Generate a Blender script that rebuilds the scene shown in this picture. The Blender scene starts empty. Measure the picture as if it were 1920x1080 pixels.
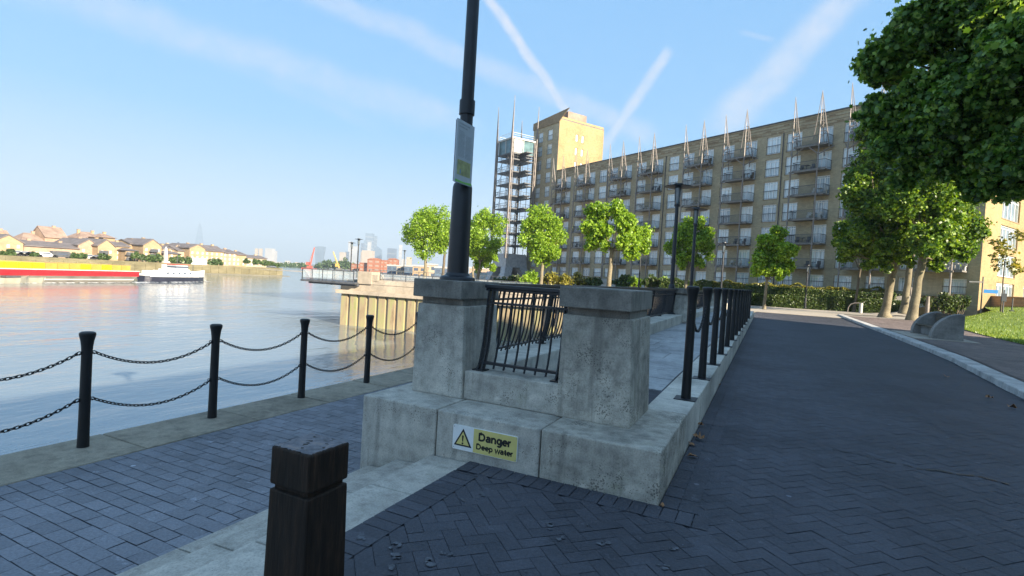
import bpy, bmesh, math, random
import numpy as np
from mathutils import Vector, Matrix
R = math.radians
random.seed(7); rng = np.random.default_rng(11)
sc = bpy.context.scene
COL = sc.collection
PI = math.pi

# ------------------------------------------------------------------ camera
FPX, EYE = 990.2, 1.55
YAW, PIT, ROL = R(25.727), R(-1.288), R(3.426)
fw = Vector((-math.sin(YAW)*math.cos(PIT), math.cos(YAW)*math.cos(PIT), math.sin(PIT)))
rt = Vector((math.cos(YAW), math.sin(YAW), 0)); up = rt.cross(fw)
CR = math.cos(ROL)*rt + math.sin(ROL)*up
CU = -math.sin(ROL)*rt + math.cos(ROL)*up
CP = Vector((0, 0, EYE))
cd = bpy.data.cameras.new('camera'); cam = bpy.data.objects.new('camera', cd); COL.objects.link(cam)
cd.sensor_width = 36; cd.lens = 36*FPX/1920; cd.clip_end = 30000; cd.clip_start = .05
cam.matrix_world = Matrix(((CR.x, CU.x, -fw.x, 0), (CR.y, CU.y, -fw.y, 0), (CR.z, CU.z, -fw.z, EYE), (0, 0, 0, 1)))
sc.camera = cam
# the photograph's survey: rays through photo pixels, used to find where things stand
def ray(x, y): return CR*((x-960)/FPX) - CU*((y-540)/FPX) + fw
def onz(x, y, z): d = ray(x, y); return CP + d*((z-EYE)/d.z)
def onX(x, y, X): d = ray(x, y); return CP + d*(X/d.x)
def onY(x, y, Y): d = ray(x, y); return CP + d*(Y/d.y)
def dep(x, y, t): return CP + ray(x, y)*t

# ------------------------------------------------------------------ materials
def newmat(name):
    m = bpy.data.materials.new(name); m.use_nodes = True
    nt = m.node_tree; b = nt.nodes['Principled BSDF']
    return m, nt, b
def N(nt, t, **k):
    n = nt.nodes.new(t)
    for a, v in k.items():
        if a in n.inputs.keys(): n.inputs[a].default_value = v
        else: setattr(n, a, v)
    return n
def L(nt, a, b): nt.links.new(a, b)
def ramp(nt, fac, stops):
    n = nt.nodes.new('ShaderNodeValToRGB'); e = n.color_ramp.elements
    while len(e) > 1: e.remove(e[-1])
    e[0].position = stops[0][0]; e[0].color = (*stops[0][1], 1)
    for p, c in stops[1:]:
        q = e.new(p); q.color = (*c, 1)
    if fac is not None: L(nt, fac, n.inputs[0])
    return n
def coords(nt, scale=(1, 1, 1), rot=(0, 0, 0), kind='Object'):
    tc = nt.nodes.new('ShaderNodeTexCoord'); mp = nt.nodes.new('ShaderNodeMapping')
    mp.inputs['Scale'].default_value = scale; mp.inputs['Rotation'].default_value = rot
    L(nt, tc.outputs[kind], mp.inputs[0]); return mp.outputs[0]
def noise(nt, vec, s, d=4, r=.55):
    n = N(nt, 'ShaderNodeTexNoise'); n.inputs['Scale'].default_value = s; n.inputs['Detail'].default_value = d; n.inputs['Roughness'].default_value = r
    if vec is not None: L(nt, vec, n.inputs['Vector'])
    return n.outputs[0]
def mixc(nt, fac, a, b, bt='MIX'):
    n = nt.nodes.new('ShaderNodeMix'); n.data_type = 'RGBA'; n.blend_type = bt
    for i, v in ((0, fac), (6, a), (7, b)):
        if isinstance(v, (int, float)): n.inputs[i].default_value = v
        elif isinstance(v, tuple): n.inputs[i].default_value = (*v, 1)
        else: L(nt, v, n.inputs[i])
    return n.outputs[2]
def math_(nt, op, a, b=0.0):
    n = nt.nodes.new('ShaderNodeMath'); n.operation = op
    for i, v in ((0, a), (1, b)):
        if isinstance(v, (int, float)): n.inputs[i].default_value = v
        else: L(nt, v, n.inputs[i])
    return n.outputs[0]
def bump(nt, b, h, st=.3, di=.02):
    n = N(nt, 'ShaderNodeBump'); n.inputs['Strength'].default_value = st; n.inputs['Distance'].default_value = di
    L(nt, h, n.inputs['Height']); L(nt, n.outputs[0], b.inputs['Normal'])
def simple(name, c, rough=.6, metal=0, var=.25, scale=3, bst=.0, spec=.5):
    m, nt, b = newmat(name); v = coords(nt)
    n = noise(nt, v, scale, 5)
    lo = tuple(x*(1-var) for x in c); hi = tuple(min(1, x*(1+var)) for x in c)
    rm = ramp(nt, n, [(.3, lo), (.7, hi)]); L(nt, rm.outputs[0], b.inputs['Base Color'])
    b.inputs['Roughness'].default_value = rough; b.inputs['Metallic'].default_value = metal
    b.inputs['Specular IOR Level'].default_value = spec
    if bst: bump(nt, b, noise(nt, v, scale*8, 4), bst, .01)
    return m
def concrete(name, c, pit=.5, stain=.5, sc_=1.0):
    m, nt, b = newmat(name); v = coords(nt)
    big = noise(nt, v, 1.1*sc_, 7, .62); mid = noise(nt, v, 9*sc_, 6, .62); fine = noise(nt, v, 75*sc_, 3, .6)
    dk = tuple(x*.58 for x in c); lt = tuple(min(1, x*1.3) for x in c)
    a = ramp(nt, big, [(.3, dk), (.5, c), (.7, lt)]).outputs[0]
    m2 = ramp(nt, mid, [(.28, (.58, .58, .57)), (.48, (.92, .92, .91)), (.7, (1.16, 1.15, 1.12))]).outputs[0]
    a = mixc(nt, stain, a, m2, 'MULTIPLY')
    f2 = ramp(nt, fine, [(.34, (.66, .66, .66)), (.5, (1, 1, 1)), (.68, (1.2, 1.2, 1.18))]).outputs[0]
    a = mixc(nt, .55, a, f2, 'MULTIPLY')
    # run-off streaks: noise drawn out vertically
    st = ramp(nt, noise(nt, coords(nt, (5.5*sc_, 5.5*sc_, .35)), 1.6, 6, .65), [(.52, (0, 0, 0)), (.68, (1, 1, 1))]).outputs[0]
    a = mixc(nt, math_(nt, 'MULTIPLY', st, .62*stain), a, tuple(x*.36 for x in c))
    al = ramp(nt, noise(nt, v, 2.7*sc_, 6, .7), [(.58, (0, 0, 0)), (.74, (1, 1, 1))]).outputs[0]
    a = mixc(nt, math_(nt, 'MULTIPLY', al, .35*stain), a, (c[0]*.62, c[1]*.70, c[2]*.5))
    vo = N(nt, 'ShaderNodeTexVoronoi'); vo.inputs['Scale'].default_value = 62*sc_; L(nt, v, vo.inputs['Vector'])
    thr = math_(nt, 'MULTIPLY', ramp(nt, noise(nt, v, 3.6*sc_, 5, .65), [(.42, (0, 0, 0)), (.70, (1, 1, 1))]).outputs[0], .40*pit)
    pits = math_(nt, 'LESS_THAN', vo.outputs['Distance'], thr)
    a = mixc(nt, math_(nt, 'MULTIPLY', pits, .68), a, tuple(x*.2 for x in c))
    bl = ramp(nt, noise(nt, v, 4.6*sc_, 9, .74), [(.60, (0, 0, 0)), (.70, (1, 1, 1))]).outputs[0]
    a = mixc(nt, math_(nt, 'MULTIPLY', bl, .42), a, tuple(min(1, x*1.7) for x in c))
    L(nt, a, b.inputs['Base Color']); b.inputs['Roughness'].default_value = .9; b.inputs['Specular IOR Level'].default_value = .25
    h = math_(nt, 'SUBTRACT', math_(nt, 'ADD', math_(nt, 'MULTIPLY', mid, .5), math_(nt, 'MULTIPLY', fine, .3)), math_(nt, 'MULTIPLY', pits, .8))
    bump(nt, b, h, .5, .012)
    return m
def paver(name, c, darker_right=False, rough=.75, dirt=.5):
    m, nt, b = newmat(name); v = coords(nt)
    g = nt.nodes.new('ShaderNodeNewGeometry')
    a = ramp(nt, g.outputs['Random Per Island'], [(0, tuple(x*.88 for x in c)), (.5, c), (1, tuple(x*1.13 for x in c))]).outputs[0]
    n1 = ramp(nt, noise(nt, v, .7, 6, .6), [(.3, (.62, .62, .62)), (.7, (1.12, 1.1, 1.08))]).outputs[0]
    a = mixc(nt, dirt, a, n1, 'MULTIPLY')
    n2 = noise(nt, v, 55, 4, .6)
    a = mixc(nt, .55, a, ramp(nt, n2, [(.3, (.6, .6, .6)), (.65, (1.1, 1.1, 1.1))]).outputs[0], 'MULTIPLY')
    # pale scuffs and lime marks
    blot = ramp(nt, noise(nt, v, .35, 8, .7), [(.40, (.55, .55, .55)), (.52, (1, 1, 1))]).outputs[0]; a = mixc(nt, dirt, a, blot, 'MULTIPLY')
    sp = ramp(nt, noise(nt, v, 6.0, 7, .72), [(.61, (0, 0, 0)), (.71, (1, 1, 1))]).outputs[0]
    a = mixc(nt, math_(nt, 'MULTIPLY', sp, .42), a, tuple(min(1, x*2.4) for x in c))
    vg = N(nt, 'ShaderNodeTexVoronoi'); vg.inputs['Scale'].default_value = 3.4; L(nt, v, vg.inputs['Vector'])
    sg_ = nt.nodes.new('ShaderNodeSeparateColor'); L(nt, vg.outputs['Color'], sg_.inputs[0])
    gum = math_(nt, 'MULTIPLY', math_(nt, 'LESS_THAN', math_(nt, 'ADD', vg.outputs['Distance'], math_(nt, 'MULTIPLY', n2, .06)), .095), math_(nt, 'GREATER_THAN', sg_.outputs[0], .62))
    a = mixc(nt, math_(nt, 'MULTIPLY', gum, .45), a, tuple(min(1, x*3.0) for x in c))
    if darker_right:   # darker towards the right of the road, with a ragged edge
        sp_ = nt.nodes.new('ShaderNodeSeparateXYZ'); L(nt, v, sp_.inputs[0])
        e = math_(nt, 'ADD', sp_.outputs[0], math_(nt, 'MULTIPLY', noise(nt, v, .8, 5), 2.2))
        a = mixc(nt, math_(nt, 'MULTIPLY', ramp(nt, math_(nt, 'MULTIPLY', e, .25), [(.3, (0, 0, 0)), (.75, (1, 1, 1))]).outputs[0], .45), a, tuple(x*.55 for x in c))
    L(nt, a, b.inputs['Base Color'])
    b.inputs['Roughness'].default_value = rough; b.inputs['Specular IOR Level'].default_value = .35
    bump(nt, b, math_(nt, 'ADD', n2, math_(nt, 'MULTIPLY', noise(nt, v, 14, 4), .8)), .4, .008)
    return m
def leafmat(name, dark, mid, light, trans=.35):
    m, nt, b = newmat(name); g = nt.nodes.new('ShaderNodeNewGeometry')
    r_ = ramp(nt, g.outputs['Random Per Island'], [(0, dark), (.5, mid), (1, light)])
    v = coords(nt); n1 = ramp(nt, noise(nt, v, .6, 3), [(.3, (.72, .76, .7)), (.7, (1.2, 1.15, 1.0))])
    a = mixc(nt, .8, r_.outputs[0], n1.outputs[0], 'MULTIPLY')
    L(nt, a, b.inputs['Base Color']); b.inputs['Roughness'].default_value = .42; b.inputs['Specular IOR Level'].default_value = .5
    tr = nt.nodes.new('ShaderNodeBsdfTranslucent'); 
    ta = mixc(nt, 1.0, a, (1.5, 1.35, .5), 'MULTIPLY'); L(nt, ta, tr.inputs[0])
    ms = nt.nodes.new('ShaderNodeMixShader'); ms.inputs[0].default_value = trans
    L(nt, b.outputs[0], ms.inputs[1]); L(nt, tr.outputs[0], ms.inputs[2]); L(nt, ms.outputs[0], nt.nodes['Material Output'].inputs[0])
    return m
def brickwall(name, c, s=1.0, bands=True):
    m, nt, b = newmat(name); v = coords(nt)
    n1 = noise(nt, v, .22, 6, .6); n2 = noise(nt, v, 2.5, 5, .6)
    a = ramp(nt, n1, [(.25, tuple(x*.72 for x in c)), (.55, c), (.8, tuple(x*1.18 for x in c))]).outputs[0]
    a = mixc(nt, .6, a, ramp(nt, n2, [(.3, (.72, .72, .72)), (.7, (1.12, 1.1, 1.06))]).outputs[0], 'MULTIPLY')
    # courses: thin mortar lines every 75 mm and storey-wide tone changes
    sx = nt.nodes.new('ShaderNodeSeparateXYZ'); L(nt, v, sx.inputs[0])
    u = math_(nt, 'ADD', sx.outputs[0], sx.outputs[1])
    cb = nt.nodes.new('ShaderNodeCombineXYZ'); L(nt, u, cb.inputs[0]); L(nt, sx.outputs[2], cb.inputs[1])
    bt = N(nt, 'ShaderNodeTexBrick'); L(nt, cb.outputs[0], bt.inputs['Vector'])
    bt.inputs['Scale'].default_value = 1.0; bt.inputs['Brick Width'].default_value = .225*s; bt.inputs['Row Height'].default_value = .075*s; bt.inputs['Mortar Size'].default_value = .010*s
    bt.inputs['Color1'].default_value = (.8, .8, .8, 1); bt.inputs['Color2'].default_value = (1.1, 1.05, 1, 1); bt.inputs['Mortar'].default_value = (.85, .85, .83, 1)
    a = mixc(nt, .8, a, bt.outputs[0], 'MULTIPLY')
    L(nt, a, b.inputs['Base Color']); b.inputs['Roughness'].default_value = .9; b.inputs['Specular IOR Level'].default_value = .2
    bump(nt, b, bt.outputs[0], .25, .01)
    return m

M = {}
M['concrete'] = concrete('weathered_concrete', (.465, .44, .39), 1.0, .7)
M['concrete_pit'] = concrete('pitted_concrete', (.41, .385, .335), 1.35, .95)
M['concrete_cap'] = concrete('concrete_cap', (.25, .235, .21), .7, .7)
M['concrete_pale'] = concrete('pale_concrete', (.50, .48, .43), .5, .55)
M['step'] = concrete('step_concrete', (.48, .45, .40), .5, .7)
M['coping'] = concrete('coping_stone', (.29, .255, .20), .3, .7)
M['slab'] = concrete('walk_slabs', (.34, .35, .36), .2, .5)
M['granite'] = concrete('granite', (.44, .43, .42), .5, .5, 1.6)
M['bench_stone'] = concrete('bench_granite', (.27, .255, .24), .2, .4, 1.6)
M['granite_dark'] = concrete('dark_granite', (.24, .235, .23), .2, .4, 2.0)
M['farwall'] = concrete('lit_concrete', (.36, .31, .25), .15, .4, .3)
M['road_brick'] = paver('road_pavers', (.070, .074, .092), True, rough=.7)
M['left_brick'] = paver('quay_pavers', (.21, .22, .25), rough=.72, dirt=.5)
M['joint'] = simple('joint_sand', (.050, .053, .065), .95, 0, .3, 8)
M['joint_quay'] = simple('quay_joint_sand', (.085, .09, .105), .95, 0, .3, 8)
M['lime'] = simple('lime_marks', (.095, .10, .115), .9, 0, .5, 30)
M['pave'] = paver('pinkish_pavers', (.21, .165, .15), rough=.85, dirt=.4)
M['asphalt'] = simple('asphalt', (.055, .055, .058), .9, 0, .3, 2, .3)
M['black'] = simple('black_paint', (.007, .0075, .009), .5, 0, .4, 6, .12)
M['black_rail'] = simple('black_rail_paint', (.012, .014, .019), .42, 0, .3, 6, .1)
M['galv'] = simple('galvanised_steel', (.21, .185, .17), .5, .25, .2, 2)
M['steel'] = simple('grey_steel', (.30, .315, .33), .5, .2, .2, 2)
M['balc'] = simple('balcony_concrete', (.17, .16, .15), .8, 0, .25, 2)
M['darksteel'] = simple('dark_steel', (.07, .075, .085), .5, .1, .3, 2)
M['white'] = simple('white_paint', (.78, .78, .77), .5, 0, .06, 2)
M['dirtywhite'] = simple('soft_white', (.48, .47, .44), .6, 0, .15, 1)
M['signwhite'] = simple('sign_white', (.74, .75, .74), .45, 0, .05, 20)
M['yellow'] = simple('sign_yellow', (.64, .55, .19), .45, 0, .06, 12)
M['ink'] = simple('sign_black', (.012, .012, .012), .5, 0, .1, 10)
M['ygreen'] = simple('sign_green', (.18, .50, .09), .5, 0, .1, 10)
M['brick'] = brickwall('yellow_stock_brick_shaded', (.42, .37, .265), 2.0)  # stock brick with its colour lifted for the walls in shade
M['brick_lit'] = brickwall('yellow_stock_brick_sunlit', (.33, .245, .135), 2.0)  # same stock brick, colour toned down for the walls in sun
M['brick_band'] = brickwall('dark_stone_band', (.29, .225, .15), 3.0)
M['redbrick'] = brickwall('red_brick', (.28, .12, .075), 4.0)
M['buff'] = brickwall('cream_brick', (.38, .285, .185), 3.0)
M['buff2'] = brickwall('pink_buff_brick', (.40, .285, .215), 3.0)
M['slate'] = simple('slate_roof', (.12, .105, .105), .7, 0, .25, .5)
M['tile'] = simple('brown_tile_roof', (.24, .17, .135), .8, 0, .3, .6)
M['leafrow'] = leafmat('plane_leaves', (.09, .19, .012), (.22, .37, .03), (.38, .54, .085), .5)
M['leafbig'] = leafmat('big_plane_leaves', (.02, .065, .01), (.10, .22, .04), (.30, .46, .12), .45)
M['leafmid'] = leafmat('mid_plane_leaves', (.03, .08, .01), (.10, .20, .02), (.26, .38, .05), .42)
M['leafhedge'] = leafmat('hedge_leaves', (.025, .05, .012), (.05, .09, .02), (.10, .14, .03), .25)
M['leafgold'] = leafmat('golden_leaves', (.11, .13, .02), (.21, .20, .035), (.33, .30, .06), .3)
M['leaffar'] = leafmat('far_leaves', (.03, .06, .02), (.055, .10, .03), (.09, .14, .04), .2)
M['grass'] = leafmat('grass_blades', (.09, .15, .015), (.17, .25, .028), (.26, .33, .05), .3)
M['bark'] = concrete('plane_bark', (.19, .165, .115), .0, .8, 1.4)
M['darkbark'] = concrete('dark_bark', (.12, .10, .075), .0, .6, 1.4)
M['red'] = simple('red_hull', (.36, .014, .02), .45, 0, .15, .5)
M['navy'] = simple('navy_hull', (.018, .02, .035), .4, 0, .2, .5)
M['hullgrey'] = simple('grey_hull', (.12, .115, .10), .6, 0, .3, .4)
M['hullpale'] = simple('pale_hull', (.27, .26, .21), .6, 0, .2, .8)
M['contyellow'] = simple('yellow_container', (.62, .44, .008), .5, 0, .08, .6)
M['contochre'] = simple('ochre_container', (.42, .25, .05), .55, 0, .15, .6)
M['orange'] = simple('orange_red', (.36, .07, .045), .5, 0, .2, 1)
M['cityglass'] = simple('city_glass', (.10, .14, .19), .25, .1, .2, .02)
M['citypale'] = simple('city_pale', (.34, .33, .32), .6, 0, .15, .02)
M['citycream'] = simple('city_cream', (.36, .29, .21), .7, 0, .15, .02)
M['citydark'] = simple('city_dark', (.07, .09, .13), .35, .1, .2, .02)
M['blue'] = simple('blue_panel', (.05, .25, .60), .5, 0, .1, 2)
M['mapgreen'] = simple('map_print', (.34, .36, .16), .5, 0, .35, 14)
M['textgrey'] = simple('faint_print', (.30, .34, .38), .5, 0, .2, 30)
M['panelgrey'] = simple('panel_grey', (.42, .47, .52), .45, 0, .06, 8)
M['dry'] = simple('dry_leaf', (.28, .14, .06), .7, 0, .5, 40)
M['foam'] = simple('foam', (.75, .78, .8), .6, 0, .1, 2)

def m_glass():
    m, nt, b = newmat('window_glass'); oi = nt.nodes.new('ShaderNodeObjectInfo'); v = coords(nt)
    sx = nt.nodes.new('ShaderNodeSeparateXYZ'); L(nt, v, sx.inputs[0])
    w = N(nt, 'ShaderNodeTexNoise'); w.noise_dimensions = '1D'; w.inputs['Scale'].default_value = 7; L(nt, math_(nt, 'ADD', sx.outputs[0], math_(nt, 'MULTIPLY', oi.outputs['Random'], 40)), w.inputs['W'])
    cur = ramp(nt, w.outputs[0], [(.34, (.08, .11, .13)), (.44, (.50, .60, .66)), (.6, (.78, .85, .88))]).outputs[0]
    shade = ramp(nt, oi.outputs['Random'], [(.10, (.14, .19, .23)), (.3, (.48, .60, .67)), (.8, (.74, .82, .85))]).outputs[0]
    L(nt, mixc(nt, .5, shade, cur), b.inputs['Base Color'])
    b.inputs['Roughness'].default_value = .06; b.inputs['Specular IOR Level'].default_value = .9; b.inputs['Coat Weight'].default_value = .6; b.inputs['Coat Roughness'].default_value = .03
    return m
M['glass'] = m_glass()
def m_clear():
    m, nt, b = newmat('pale_glass'); b.inputs['Base Color'].default_value = (.30, .36, .40, 1); b.inputs['Roughness'].default_value = .08; b.inputs['Coat Weight'].default_value = .5
    v = coords(nt); L(nt, ramp(nt, noise(nt, v, 1.2), [(.3, (.10, .13, .15)), (.7, (.22, .26, .28))]).outputs[0], b.inputs['Base Color'])
    return m
M['paleglass'] = m_clear()
M['tealglass'] = simple('cabin_glass', (.10, .17, .19), .08, 0, .4, .8)
def m_panel():
    m, nt, b = newmat('railing_glass'); v = coords(nt)
    L(nt, ramp(nt, noise(nt, v, 2), [(.3, (.30, .36, .40)), (.7, (.42, .48, .52))]).outputs[0], b.inputs['Base Color']); b.inputs['Roughness'].default_value = .05
    b.inputs['Alpha'].default_value = .22
    return m
M['railglass'] = m_panel()
def m_wood():
    m, nt, b = newmat('dark_timber'); v = coords(nt, (9, 9, 1.1))
    n = noise(nt, v, 3.5, 7, .65); n2 = noise(nt, coords(nt), 2.3, 4)
    a = ramp(nt, n, [(.25, (.008, .006, .005)), (.5, (.024, .016, .011)), (.68, (.055, .032, .020)), (.8, (.11, .065, .040))]).outputs[0]
    a = mixc(nt, .7, a, ramp(nt, n2, [(.3, (.45, .45, .45)), (.7, (1.15, 1.05, 1))]).outputs[0], 'MULTIPLY')
    L(nt, a, b.inputs['Base Color']); b.inputs['Roughness'].default_value = .7; b.inputs['Specular IOR Level'].default_value = .3
    bump(nt, b, n, .6, .012); return m
M['wood'] = m_wood()
def m_woodtop():
    m, nt, b = newmat('weathered_end_grain'); v = coords(nt)
    a = ramp(nt, noise(nt, v, 14, 8, .7), [(.3, (.06, .055, .06)), (.5, (.17, .165, .18)), (.66, (.26, .21, .19)), (.78, (.42, .40, .39))]).outputs[0]
    L(nt, a, b.inputs['Base Color']); b.inputs['Roughness'].default_value = .85; bump(nt, b, noise(nt, v, 30, 5), .6, .01); return m
M['woodtop'] = m_woodtop()
def m_water():
    m, nt, b = newmat('river_water'); v = coords(nt, (1.0, .45, 1), (0, 0, R(20)))
    b.inputs['Base Color'].default_value = (.05, .06, .055, 1); b.inputs['Roughness'].default_value = .10; b.inputs['IOR'].default_value = 3.0; b.inputs['Specular IOR Level'].default_value = .5
    n1 = noise(nt, v, .35, 3, .5); n2 = noise(nt, v, 1.8, 3, .55); n3 = noise(nt, v, .05, 2); n4 = noise(nt, v, 5.5, 3, .6)
    murk = ramp(nt, noise(nt, v, .03, 4), [(.3, (.12, .15, .17)), (.7, (.15, .18, .195))]).outputs[0]; L(nt, murk, b.inputs['Base Color'])
    h = math_(nt, 'ADD', math_(nt, 'ADD', math_(nt, 'MULTIPLY', n1, 1.2), math_(nt, 'MULTIPLY', n2, .32)), math_(nt, 'ADD', math_(nt, 'MULTIPLY', n3, 1.2), math_(nt, 'MULTIPLY', n4, .07)))
    bump(nt, b, h, .5, .16); return m
M['water'] = m_water()
def m_pile():
    m, nt, b = newmat('rusty_sheet_pile'); v = coords(nt)
    sx = nt.nodes.new('ShaderNodeSeparateXYZ'); L(nt, v, sx.inputs[0])
    n = noise(nt, coords(nt, (1.6, 1.6, .35)), 1.5, 7, .65)
    a = ramp(nt, n, [(.25, (.15, .105, .06)), (.45, (.27, .215, .135)), (.6, (.27, .255, .125)), (.75, (.20, .23, .07))]).outputs[0]
    L(nt, a, b.inputs['Base Color']); b.inputs['Roughness'].default_value = .9; return m
M['pile'] = m_pile()
def m_quay():
    m, nt, b = newmat('far_quay_wall'); v = coords(nt); n = noise(nt, coords(nt, (1, 1, 3)), .25, 6, .65)
    a = ramp(nt, n, [(.3, (.09, .08, .045)), (.5, (.14, .125, .07)), (.7, (.20, .175, .11))]).outputs[0]
    L(nt, a, b.inputs['Base Color']); b.inputs['Roughness'].default_value = .9; return m
M['quay'] = m_quay()
def m_grassground():
    m, nt, b = newmat('lawn'); v = coords(nt)
    a = ramp(nt, noise(nt, v, 1.2, 7, .7), [(.3, (.10, .16, .018)), (.6, (.17, .25, .03)), (.8, (.25, .31, .06))]).outputs[0]
    L(nt, a, b.inputs['Base Color']); b.inputs['Roughness'].default_value = .9; bump(nt, b, noise(nt, v, 40, 4), .6, .03); return m
M['lawn'] = m_grassground()
M['earth'] = simple('plaza_ground', (.30, .27, .23), .95, 0, .25, .4)
M['bank'] = simple('far_bank_ground', (.14, .13, .10), .95, 0, .3, .1)
M['pathpale'] = simple('pale_paving', (.34, .30, .25), .9, 0, .15, 1.0, .2)

# ------------------------------------------------------------------ mesh helpers
class MB:
    def __init__(s): s.v = []; s.f = []; s.m = []; s.cur = 0
    def add(s, vs, fs):
        o = len(s.v); s.v += [tuple(p) for p in vs]
        for f in fs: s.f.append(tuple(i+o for i in f)); s.m.append(s.cur)
    def quad(s, a, b, c, d): s.add([a, b, c, d], [(0, 1, 2, 3)])
    def box(s, x0, x1, y0, y1, z0, z1):
        s.add([(x0, y0, z0), (x1, y0, z0), (x1, y1, z0), (x0, y1, z0), (x0, y0, z1), (x1, y0, z1), (x1, y1, z1), (x0, y1, z1)],
              [(0, 3, 2, 1), (4, 5, 6, 7), (0, 1, 5, 4), (1, 2, 6, 5), (2, 3, 7, 6), (3, 0, 4, 7)])
    def frus(s, a, z0, b, z1):   # a,b = (x0,x1,y0,y1) rectangles at two heights
        s.add([(a[0], a[2], z0), (a[1], a[2], z0), (a[1], a[3], z0), (a[0], a[3], z0), (b[0], b[2], z1), (b[1], b[2], z1), (b[1], b[3], z1), (b[0], b[3], z1)],
              [(0, 3, 2, 1), (4, 5, 6, 7), (0, 1, 5, 4), (1, 2, 6, 5), (2, 3, 7, 6), (3, 0, 4, 7)])
    def bar(s, p, q, w, h=None, upv=(0, 0, 1)):
        p = Vector(p); q = Vector(q); h = h or w; d = (q-p).normalized(); u = Vector(upv)
        if abs(d.dot(u)) > .98: u = Vector((0, 1, 0))
        a = d.cross(u).normalized(); b = a.cross(d); a *= w/2; b *= h/2
        s.add([p-a-b, p+a-b, p+a+b, p-a+b, q-a-b, q+a-b, q+a+b, q-a+b], [(0, 1, 2, 3), (7, 6, 5, 4), (0, 4, 5, 1), (1, 5, 6, 2), (2, 6, 7, 3), (3, 7, 4, 0)])
    def tube(s, pts, rs, n=8, cap=True):
        pts = [Vector(p) for p in pts]
        if isinstance(rs, (int, float)): rs = [rs]*len(pts)
        o = len(s.v); prev = None
        for i, p in enumerate(pts):
            d = (pts[min(i+1, len(pts)-1)]-pts[max(i-1, 0)]).normalized()
            if prev is None: a = d.orthogonal().normalized()
            else:
                a = prev - d*prev.dot(d); a = a.normalized() if a.length > 1e-6 else d.orthogonal().normalized()
            prev = a; b = d.cross(a)
            for k in range(n):
                t = 2*PI*k/n; s.v.append(tuple(p+(a*math.cos(t)+b*math.sin(t))*rs[i]))
        for i in range(len(pts)-1):
            for k in range(n):
                k2 = (k+1) % n; s.f.append((o+i*n+k, o+i*n+k2, o+(i+1)*n+k2, o+(i+1)*n+k)); s.m.append(s.cur)
        if cap:
            s.f.append(tuple(o+k for k in range(n))[::-1]); s.m.append(s.cur)
            s.f.append(tuple(o+(len(pts)-1)*n+k for k in range(n))); s.m.append(s.cur)
    def lathe(s, prof, c=(0, 0), n=20, cap=True):   # prof [(r,z)]
        o = len(s.v)
        for r_, z in prof:
            for k in range(n): t = 2*PI*k/n; s.v.append((c[0]+r_*math.cos(t), c[1]+r_*math.sin(t), z))
        for i in range(len(prof)-1):
            for k in range(n):
                k2 = (k+1) % n; s.f.append((o+i*n+k, o+i*n+k2, o+(i+1)*n+k2, o+(i+1)*n+k)); s.m.append(s.cur)
        if cap:
            s.f.append(tuple(o+k for k in range(n))[::-1]); s.m.append(s.cur)
            s.f.append(tuple(o+(len(prof)-1)*n+k for k in range(n))); s.m.append(s.cur)
    def prism(s, poly, z0, z1):
        n = len(poly); o = len(s.v)
        s.v += [(x, y, z0) for x, y in poly]+[(x, y, z1) for x, y in poly]
        s.f.append(tuple(o+i for i in range(n))[::-1]); s.f.append(tuple(o+n+i for i in range(n))); s.m += [s.cur]*2
        for i in range(n): j = (i+1) % n; s.f.append((o+i, o+j, o+n+j, o+n+i)); s.m.append(s.cur)
    def extr(s, poly3, vec):     # extrude a planar 3-D polygon
        n = len(poly3); o = len(s.v); vec = Vector(vec)
        s.v += [tuple(p) for p in poly3]+[tuple(Vector(p)+vec) for p in poly3]
        s.f.append(tuple(o+i for i in range(n))); s.f.append(tuple(o+n+i for i in range(n))[::-1]); s.m += [s.cur]*2
        for i in range(n): j = (i+1) % n; s.f.append((o+j, o+i, o+n+i, o+n+j)); s.m.append(s.cur)
    def mesh(s, name, mats, smooth=False, org=(0, 0, 0), fix=True):
        me = bpy.data.meshes.new(name)
        vs = s.v if tuple(org) == (0, 0, 0) else [(a-org[0], b-org[1], c-org[2]) for a, b, c in s.v]
        me.from_pydata(vs, [], s.f); mats = mats if isinstance(mats, (list, tuple)) else [mats]
        for m in mats: me.materials.append(m)
        if len(mats) > 1: me.polygons.foreach_set('material_index', s.m)
        if smooth: me.polygons.foreach_set('use_smooth', [True]*len(me.polygons))
        if fix:
            bm = bmesh.new(); bm.from_mesh(me); bmesh.ops.recalc_face_normals(bm, faces=bm.faces); bm.to_mesh(me); bm.free()
        if smooth == 'auto': me.set_sharp_from_angle(angle=R(35))
        me.update(); return me
    def build(s, name, mats, parent=None, smooth=False, org=(0, 0, 0), bev=0, fix=True):
        return link(name, s.mesh(name, mats, smooth, org, fix), parent, bev)
def link(name, me, parent=None, bev=0, loc=None):
    o = bpy.data.objects.new(name, me); COL.objects.link(o)
    if parent: o.parent = parent
    if loc is not None: o.location = loc
    if bev:
        b = o.modifiers.new('bevel', 'BEVEL'); b.width = bev; b.segments = 2; b.limit_method = 'ANGLE'; b.angle_limit = R(40)
    return o
LABELS = {}
def tag(o, label=None, cat=None, group=None, kind=None):
    if label: o['label'] = label
    if cat: o['category'] = cat
    if group: o['group'] = group
    if kind: o['kind'] = kind
    return o
def empty(name, loc, label, cat, group=None, rz=0):
    o = bpy.data.objects.new(name, None); COL.objects.link(o); o.location = loc; o.rotation_euler.z = rz
    o.empty_display_size = .2
    return tag(o, label, cat, group)
KIDS = {}
def children(o): return [c for c in COL.objects if c.parent == o]
def copy_tree(o, parent=None, kids=None):
    c = o.copy(); COL.objects.link(c)
    if parent: c.parent = parent
    for ch in (children(o)): copy_tree(ch, c)
    return c
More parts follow.
